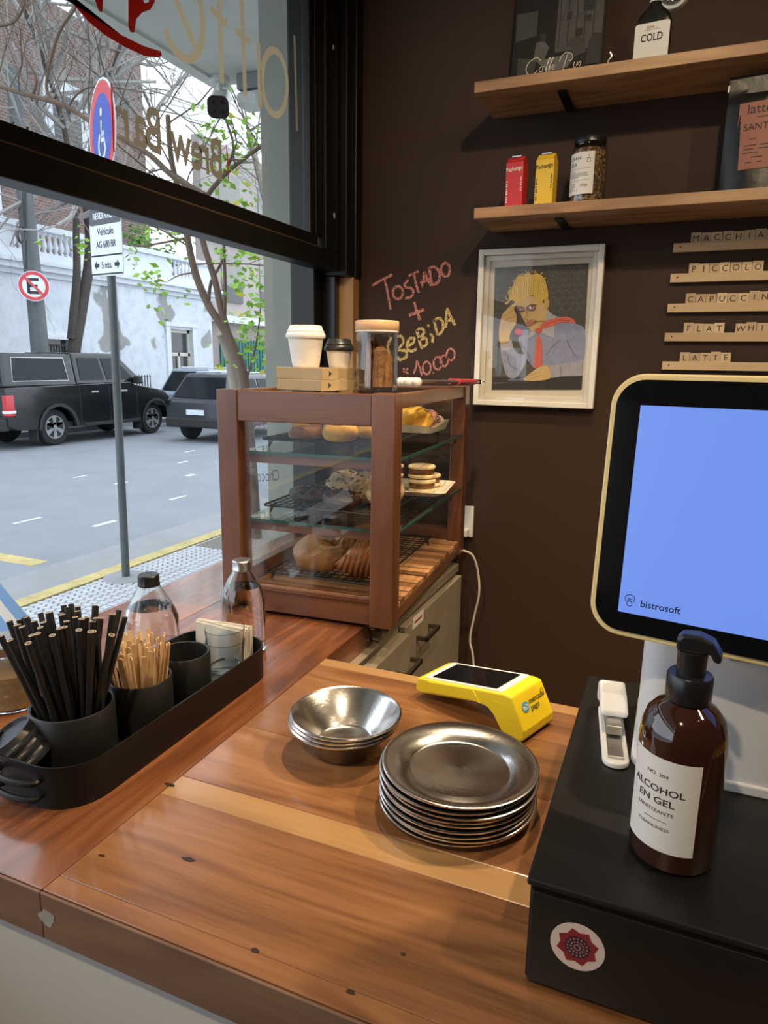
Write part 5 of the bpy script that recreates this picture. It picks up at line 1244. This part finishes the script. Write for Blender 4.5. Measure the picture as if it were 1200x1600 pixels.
# ------------------------------------------------------------------ trees
def grow(mb, p, d, L, r, depth, rnd, spread=.55, kids=(2, 3), up=.05, ratio=.72):
    pts = [p]; rs_ = [r]; n = 4; q = p.copy(); dd = d.copy()
    for i in range(n):
        dd = (dd + Vector((rnd.gauss(0, .16), rnd.gauss(0, .16), rnd.gauss(0, .12)+up))).normalized(); q = q+dd*(L/n); pts.append(q.copy()); rs_.append(r*(1-.45*(i+1)/n))
    mb.tube(pts, rs_, 5 if depth > 2 else 3, caps=False)
    if depth <= 0: return
    for k in range(rnd.randint(*kids)):
        i = rnd.randint(1, n); nd = (dd + Vector((rnd.gauss(0, spread), rnd.gauss(0, spread), rnd.gauss(0, spread)))).normalized()
        grow(mb, pts[i], nd, L*ratio*rnd.uniform(.75, 1.15), rs_[i]*.62, depth-1, rnd, spread, kids, up, ratio)
def leaves(mb, c, rad, n, size, rnd):
    for _ in range(n):
        p = Vector(c)+Vector((rnd.gauss(0, 1), rnd.gauss(0, 1), rnd.gauss(0, 1)))*rad
        X = Vector((rnd.gauss(0, 1), rnd.gauss(0, 1), rnd.gauss(0, .5))).normalized(); Y = X.cross(Vector((rnd.gauss(0, 1), rnd.gauss(0, 1), rnd.gauss(0, 1)))).normalized()
        s = size*rnd.uniform(.6, 1.3); mi = 1 if rnd.random() < .12 else 0
        mb.add([p-X*s, p+Y*s*.5-X*.1*s, p+X*s, p-Y*s*.5-X*.1*s], [(0, 1, 2, 3)], False, mi)
rt = random.Random(17)
TY_ = 6.3
def tp(x, y, dy=0): return ony(x, y, TY_+dy)
nt_ = thing('street_tree', 'thin branching street tree with young green leaves at the kerb', 'tree', (-4.15, 6.3, SW))
m = MB(); base = Vector((-4.15, 6.3, SW))
tr1 = smooth_path([base, tp(393, 720), tp(383, 600), tp(368, 549), tp(350, 514), tp(326, 477), tp(305, 426), tp(293, 372), tp(283, 315), tp(268, 250), tp(262, 180)], 4)
m.tube(tr1, [.060-.0009*i for i in range(len(tr1))], 10)
tr2 = smooth_path([tp(366, 548), tp(350, 500), tp(335, 435), tp(318, 380), tp(312, 330), tp(340, 285), tp(378, 250), tp(430, 215)], 4)
m.tube(tr2, [.042-.0009*i for i in range(len(tr2))], 8); m.build('trunk', K['treebark'], nt_, world=True)
m = MB(); tr3 = smooth_path([base+Vector((-.12, .15, 0)), tp(378, 680, .2), tp(369, 610, .2), tp(357, 550, .2), tp(345, 520, .1)], 4); m.tube(tr3, [.075-.0012*i for i in range(len(tr3))], 10); m.build('trunk', K['palebark'], nt_, world=True)
m = MB()
def br(pts, r0, r1, dy=0):
    q = smooth_path([tp(a, b, dy) for a, b in pts], 4); m.tube(q, [r0+(r1-r0)*i/(len(q)-1) for i in range(len(q))], 6); return q
br([(320, 305), (270, 275), (235, 243), (200, 222), (150, 195), (100, 165), (50, 150), (0, 135)], .032, .022, -.6)
br([(87, 160), (73, 140), (77, 105), (93, 50), (122, 5), (130, -30)], .016, .012, -.6)
br([(108, 178), (112, 158), (135, 138), (175, 136), (240, 147)], .012, .005, -.6)
br([(50, 150), (57, 125), (40, 90), (15, 55), (0, 20)], .014, .008, -.6)
br([(0, 40), (20, 35), (35, 15), (42, -20)], .016, .012, -.6)
br([(293, 372), (250, 380), (215, 385), (190, 380)], .014, .006); br([(326, 477), (330, 440), (350, 400), (345, 350)], .02, .01)
br([(350, 514), (352, 450), (350, 380), (355, 320)], .022, .012); br([(383, 600), (395, 560), (403, 520), (408, 470)], .014, .006)
br([(305, 426), (280, 430), (262, 440)], .01, .004); br([(340, 285), (365, 235), (350, 180)], .018, .01); br([(300, 290), (260, 265), (230, 275), (250, 300)], .012, .006)
for k in range(13):
    a = rt.choice(tr1[24:]+tr2[14:]); d = Vector((rt.gauss(0, 1), rt.gauss(0, 1), abs(rt.gauss(.3, .6)))).normalized(); grow(m, a, d, rt.uniform(.8, 1.6), .009, 3, rt, .5, (2, 3), .05)
for k in range(15):
    x = rt.uniform(-30, 220); grow(m, tp(x, 130+x*.55, -.6), Vector((rt.gauss(0, .6), rt.gauss(0, .6), 1)).normalized(), rt.uniform(.7, 1.4), .007, 3, rt, .45, (2, 3), .06)
m.build('branches', K['treebark'], nt_, world=True)
m = MB()
for x, y, rad, n in ((330, 195, .10, 22), (345, 215, .12, 24), (385, 205, .13, 34), (395, 215, .08, 16), (320, 260, .07, 10), (370, 255, .12, 26), (350, 285, .10, 20), (375, 310, .10, 14), (388, 330, .07, 8),
    (360, 405, .12, 30), (385, 410, .12, 34), (395, 450, .15, 50), (400, 490, .14, 46), (385, 520, .12, 34), (405, 540, .11, 30), (370, 440, .1, 20), (350, 570, .05, 5), (402, 565, .07, 16),
    (230, 430, .07, 20), (245, 440, .06, 14), (205, 400, .05, 10), (250, 490, .05, 8), (285, 468, .05, 6), (275, 372, .09, 24), (240, 365, .06, 10), (120, 370, .07, 10), (116, 395, .06, 8), (134, 388, .05, 6), (60, 375, .03, 2), (63, 373, .02, 2)):
    leaves(m, tp(x, y), rad, n, .045, rt)
m.build('foliage', [K['leaf'], K['leafy']], nt_, world=True)

FX = -16.2
def fp(x, y, c=FX): return onx(x, y, c)
ft_ = thing('dark_street_tree', 'dark forked bare tree rising behind the black pickup', 'tree', (FX, 15.0, SW))
m = MB()
q = smooth_path([Vector((FX, 15.0, SW)), fp(115, 552), fp(124, 500), fp(131, 460), fp(138, 420), fp(140, 370), fp(136, 300), fp(150, 200), fp(178, 110), fp(200, 40)], 4); m.tube(q, [.20-.0035*i for i in range(len(q))], 10)
q2 = smooth_path([fp(112, 530), fp(115, 490), fp(120, 430), fp(119, 370), fp(118, 310), fp(100, 200), fp(70, 100), fp(40, 20)], 4); m.tube(q2, [.13-.003*i for i in range(len(q2))], 8); m.build('trunk', K['darkbark'], ft_, world=True)
m = MB()
for k in range(34):
    a = rt.choice(q[22:]+q2[14:]); d = Vector((rt.gauss(0, .5), rt.gauss(0, 1), rt.gauss(.3, .6))).normalized(); grow(m, a, d, rt.uniform(2, 4), .07, 4, rt, .55, (2, 3), .03)
q3 = smooth_path([fp(178, 110), fp(205, 165), fp(230, 185), fp(260, 150), fp(300, 105)], 4); m.tube(q3, .055, 6)
for k in range(11):
    a = rt.choice(q3); grow(m, a, Vector((rt.gauss(0, .5), rt.gauss(0, 1), rt.gauss(.4, .6))).normalized(), rt.uniform(2, 3.5), .035, 4, rt, .5, (2, 3), .03)
m.build('branches', K['twig'], ft_, world=True)
bt_ = thing('bare_street_tree', 'pale bare tree crown spreading in front of the sky', 'tree', (-14.9, 24.0, SW))
m = MB(); bb = Vector((-14.9, 24.0, SW)); q = smooth_path([bb, bb+Vector((0, .2, 4)), bb+Vector((.2, -.3, 7)), bb+Vector((-.3, -.8, 10))], 5); m.tube(q, [.2-.006*i for i in range(len(q))], 8); m.build('trunk', K['palebark'], bt_, world=True)
m = MB()
for k in range(17):
    a = rt.choice(q[7:]); grow(m, a, Vector((rt.gauss(0, .7), rt.gauss(0, 1), rt.gauss(.5, .5))).normalized(), rt.uniform(2, 3.8), .04, 4, rt, .5, (2, 3), .03)
m.build('branches', K['twig'], bt_, world=True)

# far pole with no-parking sign
fpo = thing('utility_pole', 'grey utility pole behind the pickup carrying a round no-parking sign', 'pole', (FX, 14.25, SW))
MB().tube([(0, 0, 0), (.0, .0, 3), (0, -.1, 9)], [.26, .22, .17], 14).build('pole', K['pole'], fpo)
c = onx(53, 447, FX+.28); Sx = Vector((.55, .83, 0)).normalized()
cM2 = Matrix.Translation(c-Vector(fpo.location)) @ Matrix.Rotation(math.atan2(.62, .78), 4, 'Z')
dsc = lambda r, a, b, mt, par, nm: MB().prism([(r*math.cos(k*PI/20), r*math.sin(k*PI/20)) for k in range(40)], a, b, 'y', cM2).build(nm, mt, par)
s1_ = dsc(.385, -.01, .01, K['signw'], fpo, 'no_parking_sign')
m = MB(); nn2 = cM2.to_3x3() @ Vector((0, -1, 0)); m.ribbon([cM2 @ Vector((a, -.014, b)) for a, b in arc(0, 0, .325, 0, 360, 40)], .085, nn2); m.ribbon([cM2 @ Vector((a, -.018, b)) for a, b in ((-.24, .24), (.24, -.24))], .065, nn2); m.build('red_ring', K['signred'], s1_)
m = MB()
for pz in ([(-.13, -.19), (-.13, .19)], [(-.13, .165), (.13, .165)], [(-.13, 0), (.09, 0)], [(-.13, -.165), (.13, -.165)]): m.ribbon([cM2 @ Vector((a, -.0125, b)) for a, b in pz], .075, nn2)
m.build('letter', K['ink'], s1_)
MB().tube([fp(34+6*math.cos(k*PI/8), 366+13*math.sin(k*PI/8), FX+.4)-Vector(fpo.location) for k in range(16)], .035, 6, closed=True).build('cable_coil', K['blackplastic'], fpo)
m = MB()
for a, b in (((40, 300), (42, 420)), ((36, 300), (38, 352))): m.tube([fp(*a, FX+.3)-Vector(fpo.location), fp(*b, FX+.3)-Vector(fpo.location)], .025, 5)
m.build('cable', K['blackplastic'], fpo)

# ------------------------------------------------------------------ vehicles (heading +y)
def wheel(par, x, y, r, w, side):
    Mx = Matrix.Translation((x, y, r)) @ Matrix.Rotation(R(90)*side, 4, 'Y')
    wh = MB().lathe([(r*.62, -w), (r*.9, -w), (r, -w*.7), (r, .0), (r*.92, .04), (r*.64, .05), (r*.62, .03)], n=32, M=Mx).build('wheel', K['tyre'], par)
    m = MB(); m.lathe([(r*.63, .0), (r*.63, .045), (r*.57, .045), (r*.54, -.02), (0, -.02)], n=32, M=Mx)
    for k in range(6):
        a = k*PI/3; Ms = Mx @ Matrix.Rotation(a, 4, 'Z'); m.prism([(r*.08, -r*.07), (r*.58, -r*.13), (r*.58, r*.13), (r*.08, r*.07)], .0, .04, 'z', Ms)
    m.lathe([(r*.14, .0), (r*.13, .055), (0, .055)], n=16, M=Mx); m.build('rim', K['rim'], wh)
def cabin(mb, ys_lo, ys_hi, z0, z1, hw0, hw1):
    """tapered cabin: ys_lo (rear,front) at z0, ys_hi at z1"""
    v = [(-hw0, ys_lo[0], z0), (hw0, ys_lo[0], z0), (hw0, ys_lo[1], z0), (-hw0, ys_lo[1], z0), (-hw1, ys_hi[0], z1), (hw1, ys_hi[0], z1), (hw1, ys_hi[1], z1), (-hw1, ys_hi[1], z1)]
    mb.add(v, [(3, 2, 1, 0), (4, 5, 6, 7), (0, 1, 5, 4), (1, 2, 6, 5), (2, 3, 7, 6), (3, 0, 4, 7)]); return v
def sidewin(par, v, hw0, hw1, z0, z1, ya, yb, yc, yd, za, zb, mat='carglass', nm='window', fr=None):
    """quad window on the +x side between heights za..zb (ya,yb at bottom, yc,yd at top)"""
    xx = lambda z: hw0+(hw1-hw0)*(z-z0)/(z1-z0)+.012
    if fr is not None: MB().add([(xx(za)-.004, ya-.015, za-.015), (xx(za)-.004, yb+.015, za-.015), (xx(zb)-.004, yd+.015, zb+.015), (xx(zb)-.004, yc-.015, zb+.015)], [(0, 1, 2, 3)]).build('window_trim', fr, par)
    o = MB().add([(xx(za), ya, za), (xx(za), yb, za), (xx(zb), yd, zb), (xx(zb), yc, zb)], [(0, 1, 2, 3)]).build(nm, K[mat], par)
    return o
pk = thing('pickup_truck', 'black double-cab pickup with canopy parked across the street', 'pickup truck', (-14.65, 10.95, RD))
# local: y from 0 (tail) to 5.5, near side x=+1.05
lo = [(0, .55), (0, 1.42), (3.85, 1.50), (4.05, 1.42), (5.25, 1.22), (5.47, 1.02), (5.50, .60), (5.42, .42), (5.22, .42)]
def archpts(cy, r, n=9, z=.42): return [(cy+r*math.cos(R(a)), z+r*math.sin(R(a))) for a in [180*k/n for k in range(n+1)]]
WY1, WY2, WR = 1.385, 4.78, .44
body = [(0, .55), (0, 1.40), (3.80, 1.47), (4.00, 1.40), (5.12, 1.22), (5.36, 1.04), (5.42, .62), (5.38, .42)]+archpts(WY2, .56)+archpts(WY1, .56)+[(.25, .45)]
MB().prism(body, -1.05, 1.05, 'x').build('body', K['carblack'], pk, bevel=.05, seg=3)
for cy in (WY1, WY2):
    m = MB(); q = archpts(cy, .60); q2 = archpts(cy, .52); n = len(q)
    m.add([(1.075, a, b) for a, b in q]+[(1.075, a, b) for a, b in q2]+[(1.0, a, b) for a, b in q2], [(i, i+1, n+i+1, n+i) for i in range(n-1)]+[(n+i, n+i+1, 2*n+i+1, 2*n+i) for i in range(n-1)], True); m.build('wheel_arch', K['cartrim'], pk)
m = MB(); v = cabin(m, (.04, 2.05), (.12, 2.05), 1.40, 2.16, 1.0, .86); m.build('canopy', K['carblack'], pk, bevel=.05, seg=3)
m = MB(); v = cabin(m, (2.07, 4.45), (2.12, 3.62), 1.42, 2.20, 1.0, .80); m.build('cabin', K['carblack'], pk, bevel=.05, seg=3)
sidewin(pk, v, 1.0, .86, 1.40, 2.16, .28, 1.82, .36, 1.78, 1.55, 2.06, fr=K['rim'])
sidewin(pk, v, 1.0, .80, 1.42, 2.20, 2.20, 2.98, 2.25, 2.92, 1.54, 2.08)
sidewin(pk, v, 1.0, .80, 1.42, 2.20, 3.08, 4.05, 3.02, 3.50, 1.54, 2.08)
MB().add([(-.85, .03, 1.52), (.85, .03, 1.52), (.75, .085, 2.05), (-.75, .085, 2.05)], [(0, 1, 2, 3)]).build('rear_window', K['carglass'], pk)
MB().box(.93, 1.07, -.012, .20, .78, 1.24).build('tail_lamp', K['taillight'], pk, bevel=.02)
MB().box(.92, 1.075, -.014, .21, .84, .90).build('reversing_lamp', K['white'], pk)
MB().box(-1.0, 1.02, -.14, .06, .45, .72).build('rear_bumper', K['cartrim'], pk, bevel=.03)
for y in (2.45, 3.45):
    MB().box(1.05, 1.085, y, y+.22, 1.22, 1.27).build('door_handle', K['rim'], pk, bevel=.01)
MB().box(1.02, 1.24, 3.95, 4.12, 1.42, 1.62).build('side_mirror', K['cartrim'], pk, bevel=.04)
m = MB()
for y in (2.08, 3.05, 4.05): m.box(1.048, 1.0525, y-.006, y+.006, .55, 1.44)
m.build('door_seam', K['cartrim'], pk)
MB().box(.98, 1.055, 2.2, 4.1, .40, .50).build('side_step', K['cartrim'], pk, bevel=.02)
for cy in (WY1-.62, WY2-.62): MB().box(.75, 1.04, cy-.01, cy+.01, .18, .52).build('mud_flap', K['cartrim'], pk)
for cy in (WY1, WY2):
    wheel(pk, .86, cy, WR, .22, 1); wheel(pk, -.86, cy, WR, .22, -1)
MB().box(-.9, .9, .6, 5.0, .42, .55).build('underbody', K['cartrim'], pk)

def suv(name, label, loc, paint, hwid, L, rf, plate=True, rz=0):
    t = thing(name, label, 'car', loc, rz)
    w1, w2, wr = .75, L-.85, .36
    b = [(0, .5), (.02, 1.0), (.12, 1.12), (L-1.1, 1.12), (L-.15, .92), (L, .7), (L-.05, .36)]+archpts(w2, .45, 9, .36)+archpts(w1, .45, 9, .36)+[(.12, .36)]
    MB().prism(b, -hwid, hwid, 'x').build('body', K[paint], t, bevel=.07, seg=3)
    m = MB(); v = cabin(m, (.12, L-1.0), (.55, L-1.9), 1.08, rf, hwid-.05, hwid-.27); m.build('cabin', K[paint], t, bevel=.07, seg=3)
    g = [(-hwid+.18, .135, 1.13), (hwid-.18, .135, 1.13), (hwid-.33, .50, rf-.09), (-hwid+.33, .50, rf-.09)]
    MB().add([(x, y-.012, z) for x, y, z in g], [(0, 1, 2, 3)]).build('rear_window', K['carglass'], t)
    sidewin(t, v, hwid-.05, hwid-.27, 1.08, rf, .55, 1.6, .85, 1.6, 1.16, rf-.12); sidewin(t, v, hwid-.05, hwid-.27, 1.08, rf, 1.68, L-1.35, 1.68, L-2.0, 1.16, rf-.12)
    for s in (-1, 1):
        MB().box(s*(hwid-.16) if s > 0 else -hwid-.012, hwid+.012 if s > 0 else -hwid+.16, -.012, .10, .92, 1.06).build('tail_lamp', K['taillight'] if paint != 'cargrey' else K['carglass'], t, bevel=.02)
        MB().tube([(s*(hwid-.33), .9, rf+.03), (s*(hwid-.33), L-2.3, rf+.03)], .025, 6).build('roof_rail', K['rim'], t)
    MB().box(-hwid+.05, hwid-.05, -.08, .06, .38, .62).build('bumper', K['cartrim'], t, bevel=.04)
    if plate: MB().box(-.27, .27, -.03, -.0, .70, .83).build('number_plate', K['signw'], t, bevel=.004)
    for y in (w1, w2): wheel(t, hwid-.14, y, wr, .2, 1); wheel(t, -hwid+.14, y, wr, .2, -1)
    return t
suv('grey_car', 'dark grey hatchback with white number plate driving behind the pickup', (-11.25, 14.45, RD), 'cargrey', .95, 4.3, 1.72)
suv('silver_car', 'pale silver-blue wagon parked ahead of the black pickup', (-14.25, 17.6, RD), 'carsilver', .98, 4.6, 1.80, False)
suv('silver_car', 'pale car further along the street behind the tree trunks', (-10.9, 21.5, RD), 'carsilver', .95, 4.4, 1.75, False)

# ------------------------------------------------------------------ white corner building across the street
BX = -18.5
bw = thing('white_corner_building', 'worn white stuccoed building with balustrade across the street', 'building', (BX, 15, SW))
def wb(x0, x1, y0, y1, z0, z1): return MB().box(x0, x1, y0, y1, z0, z1)
# openings: door y 22.4-23.7, window y 16.3-17.4
wall = MB()
for y0, y1, z0, z1 in ((2, 16.3, SW, 4.1), (16.3, 17.5, SW, 1.2), (16.3, 17.5, 2.15, 4.1), (17.5, 22.4, SW, 4.1), (22.4, 23.75, 2.75, 4.1), (23.75, 25.1, SW, 4.1)): wall.box(BX-.4, BX, y0, y1, z0, z1)
wall.build('wall', K['stucco'], bw, world=True)
wb(BX-5, BX-.4, 25.0, 25.1, SW, 4.1).build('side_wall', K['stucco'], bw, world=True)
wb(BX, BX+.12, 19.6, 21.0, SW, 4.1).build('pilaster', K['stucco'], bw, world=True, bevel=.06)
for k, (za, zb_, pr) in enumerate(((4.0, 4.15, .10), (4.15, 4.32, .28), (4.32, 4.42, .40), (4.42, 4.55, .22))):
    wb(BX-.4, BX+pr, 2, 25.1+pr, za, zb_).build('cornice', K['trimw'], bw, world=True)
wb(BX-.4, BX+.12, 2, 25.15, 4.55, 4.72).build('parapet_base', K['trimw'], bw, world=True)
wb(BX-.4, BX+.16, 2, 25.2, 5.35, 5.52).build('parapet_rail', K['trimw'], bw, world=True)
bal = MB().lathe([(.07, 0), (.07, .05), (.04, .08), (.085, .22), (.075, .30), (.04, .44), (.05, .52), (.07, .56), (.07, .63)], n=10).mesh('baluster', K['trimw'])
for y0, y1 in ((15.6, 17.8), (22.6, 24.3)):
    k = 0
    n = int((y1-y0)/.22)
    for i in range(n): share('baluster', bal, bw, (0-.05, y0+.11+.22*i-15, 4.72-SW))
for y0, y1 in ((2, 15.6), (17.8, 22.6), (24.3, 25.1)): wb(BX-.3, BX+.05, y0, y1, 4.72, 5.35).build('parapet_panel', K['trimw'], bw, world=True)
# door
dz = MB(); 
dfr = MB()
for y0, y1, z0, z1 in ((22.4, 22.5, SW, 2.75), (23.65, 23.75, SW, 2.75), (22.4, 23.75, 2.62, 2.75), (22.4, 23.75, 1.72, 1.85), (23.02, 23.12, SW, 1.85)): dfr.box(BX-.25, BX-.15, y0, y1, z0, z1)
d_ = wb(BX-.24, BX-.22, 22.4, 23.75, SW, 2.75).build('glazed_door', K['darkwin'], bw, world=True); dfr.build('door_frame', K['winframe'], d_, world=True)
wb(BX, BX+.10, 22.1, 24.05, 2.85, 3.0).build('door_hood', K['trimw'], bw, world=True); wb(BX, BX+.06, 22.15, 22.4, SW, 2.85).box(BX, BX+.06, 23.75, 24.0, SW, 2.85).build('door_surround', K['trimw'], bw, world=True)
w_1 = wb(BX-.24, BX-.22, 16.3, 17.5, 1.2, 2.15).build('window', K['darkwin'], bw, world=True); gr = MB()
for k in range(11): gr.tube([(BX+.04, 16.34+k*.112, 1.15), (BX+.04, 16.34+k*.112, 2.0)], .018, 5)
gr.box(BX+.02, BX+.06, 16.3, 17.5, 1.95, 2.0); gr.build('iron_grille', K['blackmetal'], w_1, world=True)
wb(BX, BX+.12, 16.1, 17.7, 2.15, 2.28).build('window_hood', K['trimw'], bw, world=True)
wb(BX, BX+.10, 18.6, 19.5, 1.65, 1.78).build('window_hood', K['trimw'], bw, world=True)
wb(BX, BX+.02, 18.75, 19.35, .5, 1.6).build('blind_window', K['trimw'], bw, world=True)
m = MB()
for k in range(8): m.tube([(BX+.5, 19.6+k*.14, SW), (BX+.5, 19.6+k*.14, .95)], .02, 5); m.lathe([(.035, .95), (0, 1.05)], (BX+.5, 19.6+k*.14, 0), 6)
m.build('iron_fence', K['blackmetal'], bw, world=True)
# brick storeys set back behind the balustrade
bb_ = thing('brick_building', 'brown brick building with white window surrounds behind the balustrade', 'building', (-20.6, 15, SW))
QX = -20.6
wb(QX-.4, QX, 5, 24.0, 4.0, 13.2).build('wall', K['brick'], bb_, world=True)
wb(QX-.4, QX+.9, 5, 19.6, 13.2, 13.6).build('eaves', K['gutter'], bb_, world=True); wb(QX-.4, QX+.0, 21.6, 24.0, 13.2, 17).build('tower', K['brick'], bb_, world=True)
for y0, y1, z0, z1 in ((14.2, 16.7, 5.4, 8.0), (14.2, 16.7, 9.2, 12.0), (10, 12.5, 5.4, 8.0), (10, 12.5, 9.2, 12.0), (19.4, 20.6, 8.6, 10.4)):
    s_ = wb(QX, QX+.12, y0-.35, y1+.35, z0-.35, z1+.45).build('window_surround', K['trimw'], bb_, world=True)
    wb(QX+.12, QX+.14, y0, y1, z0, z1).build('roller_blind', K['trimw'] if y1-y0 > 2 else K['darkwin'], s_, world=True)
    sl2 = MB()
    for k in range(int((z1-z0)/.16)): sl2.box(QX+.14, QX+.15, y0, y1, z0+k*.16, z0+k*.16+.02)
    sl2.build('blind_slats', K['gutter'], s_, world=True)
wb(QX, QX+.30, 5, 24.0, 8.4, 8.6).build('string_course', K['trimw'], bb_, world=True)
wb(QX, QX+.06, 22.2, 23.2, 10.6, 12.0).build('tower_window', K['darkwin'], bb_, world=True)
# neighbour with green shutters
gbd = thing('green_shutter_building', 'brownish building with green metal shutters beyond the white one', 'building', (BX-.3, 30, SW))
GXb = BX-.3
wb(GXb-.4, GXb, 25.12, 45, SW, 3.3).build('ground_floor', K['brickpink'], gbd, world=True)
wb(GXb-.4, GXb, 25.12, 45, 3.3, 10.5).build('upper_wall', pm('pale_pink_render', (.40, .35, .33), .9, var=.15), gbd, world=True)
wb(GXb, GXb+.35, 25.12, 45, 3.2, 3.5).build('ledge', K['trimw'], gbd, world=True)
wb(GXb, GXb+.3, 25.12, 45, 6.6, 6.85).build('ledge', K['trimw'], gbd, world=True)
for y0 in (26.0, 30.4, 34.8):
    s_ = wb(GXb, GXb+.05, y0, y0+3.6, SW, 2.5).build('shutter', K['greenshut'], gbd, world=True); m = MB()
    for k in range(15): m.box(GXb+.05, GXb+.08, y0+k*.24, y0+k*.24+.06, SW, 2.5)
    m.build('shutter_rib', K['greenshut'], s_, world=True)
for z in (4.1, 7.4):
    for y0 in (26.3, 29.3, 32.3, 35.3):
        s_ = wb(GXb, GXb+.06, y0, y0+1.5, z, z+2.0).build('window', K['blind'], gbd, world=True); wb(GXb+.06, GXb+.09, y0, y0+1.5, z, z+.7).build('pane', K['darkwin'], s_, world=True)
# roof-terrace plants on the parapet
for x, y, w, lab in ((215, 370, 1.0, 'leafy green shrub on the terrace behind the reserved sign'), (245, 378, .55, 'small dark shrub on the terrace beside the leafy one'), (262, 380, .6, 'rightmost small shrub on the terrace')):
    c = onx(x, y, BX-.9); t = thing('terrace_shrub', lab, 'shrub', (c.x, c.y, 4.72), 0, 'shrubs on the terrace')
    m = MB(); leaves(m, (0, 0, .9*w+.2), .33*w, 240, .12, rt); m.build('foliage', [K['shrub'], K['leaf']], t)
    MB().tube([(0, 0, 0), (0, 0, .9*w)], .03, 6).build('stem', K['treebark'], t); MB().lathe([(.16, 0), (.22, .3), (.2, .3), (0, .26)], n=14).build('pot', K['gutter'], t)
